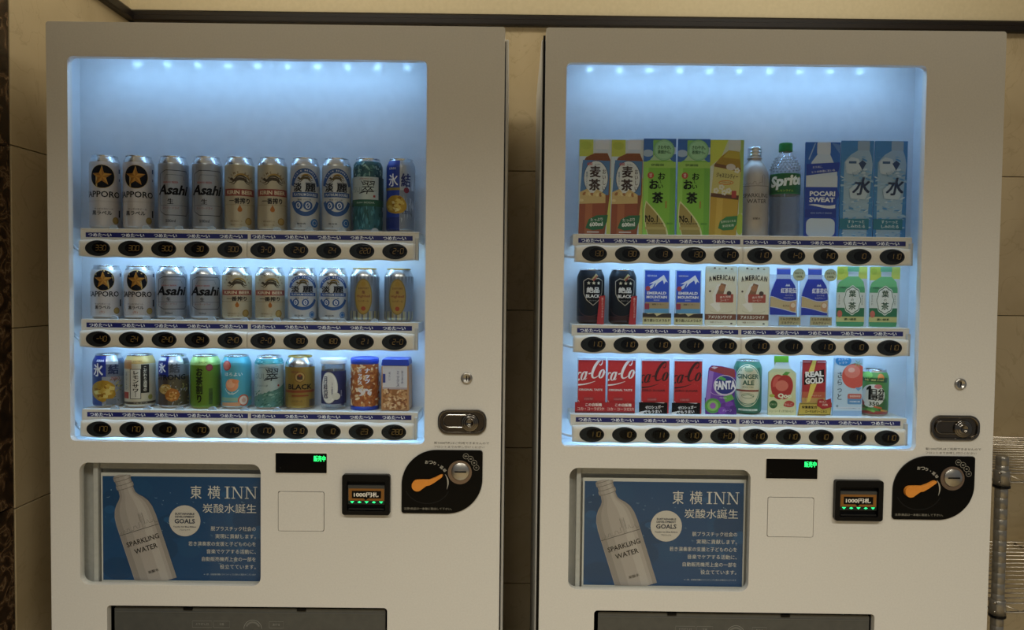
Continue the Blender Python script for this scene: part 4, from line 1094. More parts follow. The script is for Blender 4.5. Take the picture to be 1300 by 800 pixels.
def rr(w_, h, r=3.0): return rrect(-w_ / 2, 0, w_ / 2, h, r, 4)
def barley_card():
    a = Pic(201, 617, 2.468); a.base = mat('#b8c2c4', .4)
    a.R(113, 85, 292, 617, '#a9bcc6').R(113, 85, 292, 180, '#aab444').R(190, 85, 292, 300, '#b5c2c4').E(150, 120, 32, '#9aa83a', ry=22).R(270, 300, 292, 617, '#b0b84e').R(113, 180, 150, 420, '#b4c8d6')
    a.R(203, 85, 277, 140, '#c4cad0', r=6).R(210, 140, 272, 160, '#aebccb')
    a.P([(198, 162), (270, 162), (287, 200), (285, 400), (260, 620), (113, 620), (118, 420), (130, 220), (150, 185)], '#6d3a20')
    a.P([(133, 200), (285, 205), (278, 395), (118, 395)], '#3f6596').E(207, 300, 70, '#3a4a66', ry=98).E(207, 300, 66, '#c8d0d4', ry=94).P([(118, 380), (160, 360), (185, 392), (215, 362), (262, 392), (262, 440), (118, 445)], '#b89a62')
    for i in range(9): a.E(128 + i * 15, 425 - (i * 37) % 38, 12, ('#d0b87c', '#8a5a30', '#c4a868')[i % 3], ry=8, n=12, rot=i * 40)
    a.P([(116, 445), (262, 440), (254, 617), (113, 617)], '#7a3c24').P([(150, 445), (190, 445), (186, 617), (146, 617)], '#8f5030')
    a.P([(152, 580), (170, 530), (215, 508), (277, 506), (272, 545), (250, 585), (190, 592)], '#1c5233').R(160, 598, 228, 606, '#b8a8a0')
    a.T('麦', 203, 265, 62, '#2a1a18', 56, b=.045).T('茶', 200, 338, 62, '#2a1a18', 60, b=.045).T('おいしい', 253, 310, 118, '#2c2022', 18, vert=True, b=.02).T('600', 172, 222, 18, '#a03a34', 30, b=.03).T('健康ミネラル', 156, 310, 90, '#3a5a7a', 9, vert=True)
    a.T('たっぷり', 214, 532, 18, '#d0d8d0', 68, rot=4, b=.02).T('600ml', 212, 558, 24, '#d8e0d8', 74, rot=4, b=.04).T('カゴメ', 215, 225, 9, '#2a3a5a', 30)
    return make_card('bottled_tea_card', a, rr(73, 215))
def green_tea_card():
    a = Pic(561, 622, 2.468); a.base = mat('#2f5aa0', .4)
    a.R(470, 70, 652, 210, '#2a559c').E(495, 165, 30, '#8fa9c8', ry=20).E(640, 150, 26, '#9fb6cf', ry=20)
    a.R(523, 92, 592, 200, '#6aa850', r=4).P([(500, 210), (530, 175), (600, 175), (632, 210)], '#93b88a').P([(472, 222), (500, 205), (630, 205), (650, 222), (650, 622), (470, 622)], '#69a832').R(470, 240, 500, 622, '#7fbf48').R(620, 240, 652, 622, '#5a9830').R(470, 212, 652, 246, '#86b84a')
    a.E(584, 147, 59, '#5f9a6a').E(584, 147, 54, '#86bf8c').A(584, 147, 50, 50, 2, 0, 360, '#5f9a6a')
    a.E(512, 288, 18, '#a03a2a')
    a.P(bez((487, 428), (470, 500), (480, 560), (500, 622)) + bez((615, 622), (612, 560), (560, 500), (487, 428)), '#c3c88a').P(bez((490, 440), (477, 500), (486, 560), (504, 622)) + bez((606, 622), (602, 565), (555, 505), (490, 440)), '#8a7a40').R(485, 575, 600, 590, '#a08f52')
    a.L([(600, 430), (600, 470)], 8, '#8a6a2a').R(605, 550, 640, 562, '#4a8428')
    a.T('さわやか。', 586, 132, 20, '#1c4a2c', 74, b=.03).T('茶畑から。', 586, 158, 20, '#1c4a2c', 74, b=.03).T('伊藤園', 548, 230, 13, '#2c4a1a', 70, b=.02)
    a.T('お', 573, 292, 36, '#12180c', 38, b=.03).T('〜', 566, 322, 8, '#12180c', 22, rot=-60).T('お', 530, 338, 50, '#12180c', 46, b=.05).T('い', 568, 350, 22, '#12180c', 26, b=.03).T('茶', 553, 412, 60, '#12180c', 58, b=.05)
    a.T('緑茶', 512, 288, 22, '#d8c8b8', 14, vert=True).T('No.1', 520, 530, 40, '#1c1a10', 70, b=.02).T('緑茶飲料', 500, 518, 8, '#1c1a10', 36).T('売上実績世界', 540, 556, 9, '#1c1a10', 96)
    return make_card('bottled_tea_card', a, rr(73, 218))
def jasmine_card():
    a = Pic(182, 628, 2.468); a.base = mat('#a8ac50', .4)
    a.R(90, 88, 276, 632, '#b4bc98').P([(90, 88), (190, 88), (150, 190), (90, 240)], '#b2be40').R(90, 240, 130, 400, '#bcc8b8').R(255, 88, 276, 500, '#86a04a').E(262, 560, 22, '#8fae3c', ry=60)
    a.R(190, 95, 258, 150, '#b4bcb4', r=5).P([(192, 150), (252, 158), (262, 260), (250, 480), (240, 630), (90, 630), (95, 420), (112, 230), (150, 185)], '#8a6c1e')
    a.P([(118, 222), (260, 250), (262, 268), (113, 240)], '#5a3a1c').P([(192, 152), (250, 160), (254, 200), (160, 190)], '#a08a2a')
    a.P([(112, 242), (261, 270), (252, 400), (97, 388)], '#b5ae62').P([(97, 388), (252, 402), (250, 425), (96, 408)], '#4a2c18').P([(96, 410), (250, 427), (238, 630), (90, 630)], '#a8862c').P([(130, 415), (165, 418), (158, 630), (122, 630)], '#b8963c')
    a.E(205, 243, 26, '#b8b0a8', ry=18)
    for x, y in ((125, 375), (155, 355), (170, 385), (195, 375), (240, 262)):
        for t in range(5): a.E(x + 10 * math.cos(t * 1.257), y + 10 * math.sin(t * 1.257), 7, '#c8cab8', n=9)
        a.E(x, y, 4, '#b8a848', n=8)
    a.E(180, 330, 42, '#b86a2a', ry=13).E(180, 330, 36, '#b9b06a', ry=8).R(212, 375, 238, 415, '#8e2f2a', r=4)
    a.P([(140, 585), (150, 545), (185, 520), (248, 514), (244, 560), (225, 592), (170, 597)], '#2a6638')
    a.T('ジャスミンティー', 185, 293, 26, '#3a3018', 120, rot=-5, b=.03).T('CHAnCHA', 180, 329, 10, '#8e4a1c', 56, rot=-5).T('気持ちほぐれる', 196, 546, 14, '#c8d8c0', 84, rot=6).T('茉莉花茶', 196, 570, 14, '#c8d8c0', 66, rot=6)
    return make_card('bottled_tea_card', a, rr(76, 217))
def sports_card():
    a = Pic(140, 634, 2.468); a.base = mat('#1f4ea0', .4)
    a.R(42, 100, 238, 640, '#1f52a8').P([(60, 200), (95, 110), (100, 112), (66, 205)], '#7a9acc').P([(190, 110), (235, 120), (235, 170)], '#4a72b8')
    a.R(108, 106, 183, 172, '#b4c2d0', r=6).P([(112, 172), (180, 172), (205, 225), (222, 260), (222, 640), (52, 640), (52, 300), (80, 215)], '#a9bdd4')
    a.P([(50, 228), (240, 216), (228, 268), (52, 292)], '#16308c').R(50, 292, 225, 355, '#b0c0d2').P([(46, 355), (222, 355), (238, 395), (222, 430), (222, 525), (46, 525)], '#18348f').R(46, 525, 224, 640, '#18348f').R(56, 530, 216, 632, '#a6bad4', r=30).R(46, 480, 222, 525, '#12287a')
    a.P([(66, 455)] + bez((66, 455), (120, 440), (150, 470), (216, 452)) + bez((216, 472), (170, 482), (120, 460), (66, 455)), '#c0cad8')
    a.T('POCARI', 143, 392, 28, '#d4dcea', 142, b=.04).T('SWEAT', 141, 426, 27, '#d4dcea', 142, b=.04).T('カラダに、', 112, 244, 13, '#c8d2e6', 54, rot=4).T('ヒトの体液に近い水', 146, 266, 13, '#c8d2e6', 130, rot=6).T('ION SUPPLY DRINK', 140, 500, 8, '#7a92c8', 120)
    return make_card('sports_drink_card', a, rr(79, 214))
def water_card():
    a = Pic(334, 637, 2.468); a.base = mat('#3a6fa8', .4)
    a.R(242, 96, 426, 640, '#336ba8')
    rnd = random.Random(21)
    a.R(335, 100, 402, 152, '#7a92ac', r=4).P([(338, 152), (400, 152), (412, 185), (420, 230), (405, 430), (395, 640), (262, 640), (262, 430), (262, 215), (300, 175)], '#7f9dbc')
    for i in range(110):
        x, y = rnd.uniform(246, 418), rnd.uniform(180, 625); k = rnd.uniform(6, 18)
        a.E(x, y, k, rnd.choice(('#5b8cc0', '#86aacb', '#a8c2d8', '#3f78b4', '#6d9ac6')), ry=k * rnd.uniform(.2, .4), n=10, rot=rnd.uniform(-30, 30))
    a.P([(265, 215), (300, 190), (340, 200), (360, 260), (330, 290), (275, 280)], '#a3b8ca').P([(290, 370), (330, 340), (400, 380), (380, 425), (300, 420)], '#9fb5ca')
    a.R(242, 533, 405, 592, '#1f5c72').P([(340, 225), (362, 208), (383, 225), (362, 262)], '#1f3358').R(286, 213, 328, 226, '#2c4a72')
    a.T('水', 362, 352, 96, '#16233f', 92, sh=.18, b=.03).T('すぅーっと', 334, 549, 18, '#c3d4dc', 92, b=.02).T('しみわたる', 336, 575, 18, '#c3d4dc', 96, b=.02).T('おいしい', 335, 275, 24, '#4a6a8c', 60, rot=25)
    return make_card('bottled_water_card', a, rr(74, 218))
def metal_bottle():
    root = thing('aluminium_bottle', 'bottle', 'bottle')
    pr = [(30, 0), (33, 4), (33, 130), (32, 142), (28.5, 155), (22, 166), (15, 173), (14, 178)]
    m = speckle('bottle_aluminium', '#b0a9a1', '#b9b2aa', 60, 0.42, 0, 0.45)
    obj('body', lathe([(0, 0.002), (0.026, 0), (0.030, 0)] + [(r / 1000, z / 1000) for r, z in pr[1:]] + [(0.0165, 0.1785), (0.0165, 0.181), (0.014, 0.182)], 44), m, root, smooth=True)
    cp = [(0.0138, 0.181)]
    for z in (0.1825, 0.190, 0.1975): cp += [(0.0148, z), (0.0156, z + 0.001), (0.0156, z + 0.0055), (0.0148, z + 0.0065)]
    obj('cap', lathe(cp + [(0.0145, 0.2055), (0.0, 0.2062)], 40), ALU, root, smooth=True)
    a = Pic(365, 635, 2.468, 33, .5)
    sk = [(290, 352), (300, 342), (302, 352), (312, 338), (318, 348), (330, 334), (333, 346), (345, 336), (350, 345), (362, 340), (365, 330), (375, 330), (378, 346), (392, 346), (395, 335), (408, 335), (410, 300), (418, 290), (426, 300), (428, 352)]
    a.L(sk, 2.0, '#5d5852').L([(270, 354), (455, 354)], 2.4, '#4c4843')
    a.L([(412, 352), (412, 300)], 1.2, '#5d5852').L([(420, 352), (420, 300)], 1.2, '#5d5852')
    a.text('SPARKLING', 6, 92.5, 9, '#2c2824', 62, b=.005).text('WATER', 8, 79.5, 9, '#2c2824', 46, b=.005).T('炭酸水', 383, 536, 13, '#3a3632', 42, b=.02)
    apply_art(a, root, cyl_map(pr, 33), us=arange(-60, 61, 4.5), vs=[130, 142], text_gap=.02)
    return root
def clear_bottle():
    root = thing('lemon_soda_bottle', 'bottle', 'bottle')
    pr = [(28, 0), (32.5, 3), (33.8, 10), (33.8, 30), (32.2, 42), (33.8, 54), (33.8, 148), (32, 160), (26, 175), (18, 186), (14, 192), (13.5, 200)]
    obj('body', lathe([(0, 0.006), (0.015, 0.002), (0.024, 0.0)] + [(r / 1000, z / 1000) for r, z in pr], 44), PET, root, smooth=True)
    fac = bmesh.new()
    for row in range(5):
        for i in range(22):
            t = 2 * PI * (i + .5 * (row % 2)) / 22; z = 0.156 + row * 0.0062
            r = (33.2 - (row * 1.9) - row * row * .22) / 1000
            b2 = bmesh.ops.create_icosphere(fac, subdivisions=1, radius=0.0026)
            for v in b2['verts']: v.co += Vector((r * math.sin(t), -r * math.cos(t), z))
    o = obj('shoulder_dimples', fac, PET, root, smooth=True); o['kind'] = 'stuff'
    obj('liquid', lathe([(0, 0.006), (0.026, 0.004), (0.0315, 0.010), (0.0315, 0.030), (0.030, 0.042), (0.0315, 0.054), (0.0315, 0.148), (0.030, 0.158), (0, 0.158)], 36), clear('soda_water', (0.985, 0.99, 0.995, 1), 0.02), root, smooth=True)
    cp = [(0.0150, 0.196)]
    for i in range(0, 6): cp += [(0.0155, 0.197 + i * 0.0028), (0.0152, 0.1984 + i * 0.0028)]
    obj('cap', lathe(cp + [(0.0152, 0.2135), (0.0140, 0.2155), (0, 0.2158)], 40), mat('#1d7a3c', 0.35), root, smooth=True)
    a = Pic(535, 635, 2.468, 33.8, .4)
    a.rect(-105, 97, 105, 143, '#145228').rect(-105, 97, 105, 99, '#1d6a34').rect(-105, 141.5, 105, 143, '#1d6a34')
    a.text('Sprite', 5, 124, 32, '#dfe8e4', 80, sh=.2, rot=5, b=.05).text('レモンライム', 2, 104, 4.6, '#a8c83c', 34)
    a.poly([(33, 134), (37, 138), (38, 132)], '#c8d83c')
    apply_art(a, root, cyl_map(pr, 33.8), 'label_band', us=arange(-104, 105, 4.5), clip=(-105, 97, 105, 143), base=.3)
    return root
def black_coffee_can():
    a = Pic(236, 497, 3.137, 31.5, .3)
    H = 126
    a.wrap(95, 497, '#191b20').wrap(440, 497, '#2c1210').A(230, 380, 90, 60, 3, 180, 360, '#4a2a26')
    sh = [(185, 190), (215, 170), (250, 178), (290, 168), (318, 186), (316, 270), (300, 320), (255, 362), (210, 325), (188, 280), (185, 190)]
    a.L(sh, 5, '#a8a08c').P([(192, 195), (216, 178), (250, 186), (288, 176), (311, 192), (309, 268), (294, 314), (255, 352), (216, 320), (195, 276)], '#0f1013')
    a.P([(240, 175), (275, 135), (290, 150), (255, 190)], '#8a7a4a').P([(250, 180), (280, 148), (287, 155), (258, 190)], '#7a2a22')
    for x in (222, 258, 292):
        u, v = a.q(x, 203); a.star(u, v, 4.6, '#c8c0a4')
    a.T('絶品', 255, 252, 40, '#d0d0cc', 92, b=.05).T('BLACK', 255, 296, 24, '#d8d8d4', 104, b=.03).T('ボトルコーヒー', 255, 328, 8, '#a8a8a4', 60)
    root = make_can('black_coffee_can', H, a, body=mat('#202228', .3, .6), r=31.5)
    so = [(15, 0), (31, 0), (33, 66), (20, 64)]
    sa2 = Pic(0, 0, 1); sa2.poly(so, '#8e1c20').text('香りたつブラック', 27, 38, 46, '#d8b0a8', 4.4, vert=True, b=.02)
    sg = plate('sign', mat('#8e1c20', .45), root, [(x / 1000, z / 1000) for x, z in so], [], -0.0335, -0.0325)
    apply_art(sa2, sg, flat_map(-0.0335), 'sign_print', nest=False)
    return root
def mountain_card():
    a = Pic(697, 503, 3.137); a.base = mat('#3a60b0', .4)
    a.R(605, 110, 790, 505, '#2c56b4').R(605, 385, 790, 430, '#4a86b8').R(612, 118, 782, 345, '#1f3fae').R(617, 340, 785, 386, '#8a7a5a').R(612, 350, 645, 392, '#7a2a3c')
    a.P([(640, 210), (700, 178), (745, 145), (775, 200), (760, 190), (748, 212), (738, 182), (705, 205), (680, 235), (690, 205)], '#c8d4e4').P([(635, 235), (690, 195), (665, 240), (632, 255)], '#b4c4dc')
    a.E(633, 243, 17, '#8e3440')
    a.T('GEORGIA', 662, 152, 13, '#a8b8dc', 70, b=.02).T('EMERALD', 696, 275, 20, '#d4dcec', 138, b=.04).T('MOUNTAIN', 697, 304, 20, '#d4dcec', 146, b=.04).T('BLEND', 697, 326, 8, '#a8b8dc', 40).T('微糖コーヒー', 706, 356, 12, '#2c2618', 84, b=.02)
    s = Pic(700, 503, 3.137); s.R(598, 415, 805, 505, '#b0a878').P([(598, 410), (640, 425), (680, 420), (700, 440), (740, 422), (805, 418), (805, 450), (598, 448)], '#241d18').L([(600, 452), (803, 452)], 3, '#6d5a34')
    s.T('香り高いエメラルド', 702, 470, 22, '#2a2414', 186, b=.04)
    so = [(-32, 1), (32, 1), (33, 26), (20, 25), (10, 27), (-5, 23), (-18, 25.5), (-32, 23)]
    return make_card('coffee_can_card', a, rrect(-27, 0, 27.5, 124, 2, 4), signs=[(s, so, 4, '#b0a878')], backing=(60, 0, 126))
def american_card():
    a = Pic(135, 497, 3.007); a.base = mat('#bdb497', .4)
    a.R(28, 88, 244, 500, '#b9b08f', r=12).R(34, 94, 238, 494, '#c6bfa2', r=10).R(28, 418, 244, 458, '#4a2a1e').R(34, 420, 238, 456, '#5c3626')
    a.P([(85, 330), (75, 290), (110, 215), (150, 200), (178, 215), (150, 290), (130, 350), (115, 395)], '#cfcabb').P([(100, 290), (135, 205), (170, 215), (150, 290)], '#6d4a34').P([(60, 350), (120, 330), (135, 385), (115, 402)], '#d5d0c2').E(140, 240, 22, '#8a5a3c').R(100, 280, 220, 338, '#8a3a30', r=6).E(190, 275, 16, '#3a2a24')
    for i, x in enumerate((90, 122, 165, 205)): a.E(x, 103 + (i % 2) * 5, 8, ('#4a3a30', '#9a8a6a', '#2c2420', '#8a7a5a')[i], ry=6, n=10)
    a.A(140, 390, 78, 20, 3, 180, 350, '#a09878').E(60, 262, 7, '#3a2a24').E(210, 482, 8, '#2c2420', ry=5)
    for i, ch in enumerate('AMERICAN'):
        a.T(ch, (60, 88, 113, 135, 152, 167, 191, 217)[i], 178 - 12 * math.sin(PI * (i + .3) / 8), 36, '#1f1b18', 20 if ch != 'I' else 6, b=.03, rot=9 - i * 2.4)
    a.T('アメリカンワイド', 132, 438, 20, '#d8d0bc', 160, b=.04).T('香り芳醇', 165, 300, 14, '#e0c8b8', 76, rot=5).T('コーヒー', 160, 322, 12, '#e0c8b8', 60, rot=5).T('無糖 カフェオレ', 110, 474, 12, '#6d5a3a', 90)
    return make_card('coffee_can_card', a, rrect(-36, 0, 36, 135, 4, 4))
def milk_tea_card():
    a = Pic(352, 497, 3.007); a.base = mat('#1f2f92', .4)
    out = [(262, 418), (262, 300), (270, 255), (290, 200), (304, 172), (304, 98), (396, 98), (396, 172), (412, 190), (430, 220), (438, 262), (440, 300), (440, 418)]
    o = [a.q(*p) for p in out]
    a.P(out, '#1b2c92').R(304, 96, 396, 140, '#3a4cb0').R(306, 90, 394, 106, '#b08a90').P([(304, 142), (396, 142), (404, 172), (296, 172)], '#8a9ac8')
    a.P(bez((258, 295), (300, 290), (350, 350), (442, 318)) + [(442, 372), (442, 400)] + bez((442, 400), (400, 395), (330, 365), (258, 362)), '#a8956d').L(bez((258, 292), (300, 288), (350, 346), (442, 315)), 4, '#c0c8dc').L(bez((258, 364), (330, 368), (400, 398), (442, 402)), 4, '#c0c8dc')
    a.E(418, 362, 24, '#a87a58', ry=32).E(418, 352, 16, '#c8b49c', ry=16).P([(362, 222), (372, 205), (380, 215), (388, 205), (396, 222)], '#a8b4d8')
    a.T('紅茶花伝', 385, 252, 34, '#d0d6ea', 104, b=.04).T('ロイヤル', 392, 284, 10, '#b8c0dc', 52).T('ミルクティー', 388, 302, 12, '#b8c0dc', 72).T('無添加', 370, 356, 12, '#4a3a24', 44)
    s1 = Pic(352, 497, 3.007); s1.R(315, 425, 470, 490, '#958a62').T('ミルクが本気の', 392, 446, 18, '#2a2414', 130, b=.03).T('ミルクティー', 392, 472, 18, '#2a2414', 110, b=.03)
    c = s1.q(450, 143)
    s2 = Pic(352, 497, 3.007); s2.E(450, 143, 42, '#9aa074').E(450, 143, 37, '#a8ac86').T('国産牛乳', 450, 132, 14, '#3a4220', 58, b=.02).T('100%', 450, 156, 15, '#3a4220', 44, b=.03)
    root = make_card('milk_tea_bottle_card', a, o, signs=[(s1, [(-11, 3), (38, 3), (38, 22), (-11, 22)], 5, '#958a62'), (s2, [(c[0] + 14 * math.cos(2 * PI * i / 24), c[1] + 14 * math.sin(2 * PI * i / 24)) for i in range(24)], 5, '#9aa074')], backing=(66, 0, 118))
    return root
def leaf_tea_card():
    a = Pic(830, 492, 3.007); a.base = mat('#aab49a', .4)
    a.R(722, 78, 930, 500, '#a4bccb').R(722, 78, 800, 170, '#a8b440').R(870, 78, 930, 160, '#b0c050').E(750, 110, 22, '#98a838')
    a.R(795, 78, 874, 112, '#5a9a72', r=4).R(800, 112, 870, 145, '#a9bcc4').P([(800, 145), (872, 145), (905, 180), (915, 230), (915, 470), (895, 488), (745, 488), (725, 470), (725, 230), (738, 185)], '#3f8a5c')
    a.P([(800, 145), (872, 145), (905, 180), (912, 215), (727, 215), (738, 185)], '#5aa86c').R(725, 255, 915, 360, '#b9c6c2').R(725, 360, 915, 420, '#1f5a3c').R(725, 420, 915, 456, '#a8a868').R(728, 456, 912, 486, '#3a7a50')
    def med(R): return [(832 + R * 1.0 * math.cos(t) * (1 + .045 * math.cos(8 * t)), 308 + R * 1.6 * math.sin(t) * (1 + .045 * math.cos(8 * t))) for t in [2 * PI * i / 48 for i in range(48)]]
    a.P(med(61), '#c4d0cc').P(med(57), '#1c4a34').P(med(53), '#c8d2ce').E(748, 402, 17, '#a8554a', ry=24)
    a.T('葉', 832, 262, 46, '#173a28', 46, b=.03).T('の', 832, 305, 16, '#173a28').T('茶', 832, 346, 50, '#173a28', 50, b=.03).T('濃い緑茶', 820, 438, 16, '#2a3a1c', 84, b=.04)
    a.T('まろやか', 742, 305, 70, '#2a4a3a', 9, vert=True).T('旨みの茶', 898, 305, 70, '#2a4a3a', 9, vert=True).T('伊藤園', 765, 222, 10, '#1a3a28', 40)
    return make_card('bottled_tea_card', a, rrect(-35, 0, 33, 138, 2, 4))
def script_cola(a, x, y, k, c):
    """flowing cola script drawn with tapered strokes; (x, y) is the left foot, k picture units per letter unit"""
    def S(pts, w_): a.L([(x + (px * 0.72 + 0.28 * py) * k, y - py * k - 0.09 * px * k) for px, py in pts], [q * k for q in w_], c)
    def loop(cx, cy, rx, ry, w_, a0=0, a1=360, n=20):
        pts = [(cx + rx * math.cos(math.radians(a0 + (a1 - a0) * i / n)), cy + ry * math.sin(math.radians(a0 + (a1 - a0) * i / n))) for i in range(n + 1)]
        S(pts, [w_ * (.45 + .75 * abs(math.cos(math.radians(a0 + (a1 - a0) * i / n)))) for i in range(n + 1)])
    def C(ox):
        pts = bez((ox + 26, 44), (ox + 24, 58), (ox + 4, 52), (ox + 0, 26), 14) + bez((ox + 0, 26), (ox - 3, 4), (ox + 12, -4), (ox + 28, 10), 12)
        S(pts, [1.5 + 5.5 * math.sin(PI * min(1, i / (len(pts) - 1) * 1.05)) for i in range(len(pts))])
        S(bez((ox + 26, 44), (ox + 27, 36), (ox + 20, 33), (ox + 17, 40), 8), [2, 2.4, 2.8, 2.8, 2.6, 2.2, 2, 1.6, 1])
    def o(ox): loop(ox, 12, 7.5, 11, 4.4)
    def cc(ox): loop(ox, 12, 7.5, 11, 4.6, 50, 320)
    def aa(ox): loop(ox, 12, 7.5, 11, 4.2); S([(ox + 8, 23), (ox + 7.5, 6), (ox + 10, 1), (ox + 15, 5)], [3.6, 3.8, 3, 1])
    def l(ox): S(bez((ox - 2, 14), (ox + 8, 34), (ox + 12, 58), (ox + 5, 54), 10) + bez((ox + 5, 54), (ox - 2, 46), (ox + 0, 6), (ox + 10, 4), 10), [1.4] * 8 + [2] * 4 + [4] * 7 + [2] * 3)
    C(0); o(34); cc(52); aa(70); S([(86, 16), (96, 17)], [3.2, 3.2]); C(100); o(136); l(150); aa(170)
    S(bez((4, -8), (30, -2), (60, -20), (120, -6), 20), [1 + 3.2 * math.sin(PI * i / 20) for i in range(21)])
def cola_card(zero):
    xc = 684 if zero else 234
    a = Pic(xc, 478, 3.137); a.base = mat('#a01820', .4)
    base = '#9c1a1e'
    a.R(xc - 110, 95, xc + 110, 480, base)
    rnd = random.Random(31 + zero)
    for i in range(26): a.E(xc + rnd.uniform(-95, 95), rnd.uniform(105, 380), rnd.uniform(1, 2.2), '#b8555a', n=6)
    INK = '#25090b' if zero else '#d8d2d2'
    script_cola(a, xc - 205, 262 if not zero else 276, 2.72, INK)
    a.text('ZERO SUGAR' if zero else 'ORIGINAL TASTE', -2 if not zero else -4, 53, 4.8, INK, 54, b=.02)
    a.R(xc - 55, 365, xc + 15, 390, '#84262a').T('100年', xc - 20, 378, 14, '#b8686a', 60).E(xc - 95, 402, 8, '#d0a0a0', ry=14).E(xc - 95, 402, 4, base, ry=9)
    if zero:
        s = Pic(xc, 478, 3.137); s.R(xc - 130, 390, xc + 110, 500, '#0c0a0a').P([(xc - 20, 395), (xc + 80, 390), (xc + 60, 402)], '#c8c8c8').P([(xc - 130, 470), (xc - 60, 455), (xc - 100, 490)], '#b8b8b8').T('ゼロシュガー', xc - 5, 430, 22, '#d0ccc8', 130, rot=3, b=.04).T('でもうまい', xc - 15, 462, 22, '#d0ccc8', 120, rot=3, b=.04)
        so = [(-37, 5), (25, 0), (28, 26), (5, 23), (-18, 24)]
        bc = '#0c0a0a'
    else:
        s = Pic(xc, 478, 3.137); s.R(xc - 135, 385, xc + 110, 480, '#8a1218').R(xc - 135, 466, xc + 110, 482, '#4a0a0c').P([(xc + 40, 395), (xc + 85, 382), (xc + 45, 402)], '#d0b0a8').T('この自販機', xc + 15, 418, 22, '#d8c8c0', 116, b=.04).T('コカ・コーラだけ!', xc - 5, 448, 22, '#d0a090', 190, b=.04)
        so = [(-38, 1), (30, 0), (30, 20), (14, 25), (-22, 22), (-38, 15)]
        bc = '#8a1218'
    return make_card('cola_can_card', a, rrect(-31, 0, 31.5, 121, 1.5, 3), signs=[(s, so, 4, bc)], backing=(66, 0, 126))
def grape_card():
    a = Pic(1152, 497, 3.137); a.base = mat('#5a2a86', .4)
    a.P([(1065, 165), (1085, 145), (1160, 150), (1250, 170), (1262, 200), (1240, 480), (1045, 470), (1045, 380)], '#56308c')
    a.P([(1068, 168), (1088, 148), (1160, 153), (1248, 172), (1256, 232), (1070, 182)], '#7a2c34').P([(1080, 160), (1100, 152), (1130, 158), (1105, 170)], '#b8a8b8').P([(1068, 180), (1100, 190), (1075, 420), (1046, 410)], '#7a58a8').P([(1230, 235), (1258, 240), (1240, 470), (1215, 460)], '#43207a')
    a.E(1182, 288, 82, '#b8b4cc', ry=75).E(1182, 284, 76, '#1c2468', ry=66).P([(1130, 240), (1150, 222), (1190, 240), (1180, 255)], '#3f8a3c').A(1160, 330, 80, 30, 4, 190, 330, '#a888c0')
    a.E(1098, 435, 58, '#3f7a34', ry=54).E(1098, 435, 40, '#6da04c', ry=38).E(1098, 435, 22, '#7a4a8c', ry=22)
    for i, (x, y) in enumerate(((1180, 440), (1215, 425), (1240, 460), (1200, 465), (1165, 470), (1225, 485))): a.E(x, y, 28, ('#4a2470', '#5c3088', '#3c1c60')[i % 3])
    a.P([(1170, 370), (1230, 350), (1250, 385), (1190, 410)], '#4c8a3c')
    a.T('FANTA', 1184, 285, 62, '#dadae4', 150, rot=3, b=.05).T('Grape', 1170, 378, 14, '#c0a8d0', 50).T('グレープ', 1200, 468, 16, '#b8a8d0', 66)
    out = [a.q(*p) for p in ((1045, 497), (1040, 380), (1047, 378), (1065, 165), (1085, 145), (1160, 150), (1250, 170), (1262, 200), (1250, 400), (1268, 470), (1268, 497))]
    return make_card('soda_can_card', a, out)
def ginger_can():
    a = Pic(175, 443, 2.887, 31.5, .38)
    a.wrap(80, 443, '#2a6048').E(175, 250, 96, '#b8b898', ry=142).E(175, 250, 90, '#3a705c', ry=136).E(175, 250, 85, '#bcb898', ry=130).R(105, 278, 245, 290, '#7a3428').A(175, 140, 60, 40, 4, 0, 180, '#3a705c').E(182, 145, 28, '#8fa88c', ry=16).A(178, 318, 40, 16, 3, 0, 360, '#4a6a54').L([(145, 318), (180, 308), (215, 322)], 4, '#4a6a54').A(178, 310, 76, 62, 5, 210, 330, '#4a6a54')
    a.R(120, 405, 240, 418, '#c0c8b8')
    a.T('GINGER', 176, 190, 32, '#1f4a3c', 146, b=.03).T('ALE', 180, 231, 32, '#1f4a3c', 76, b=.03).T('SINCE 1904', 178, 260, 8, '#3a5a48', 70).T('canada dry', 180, 412, 9, '#2c6a5c', 90)
    return make_can('ginger_ale_can', 124, a, body=mat('#2f6a50', .35, .4), r=31.5)
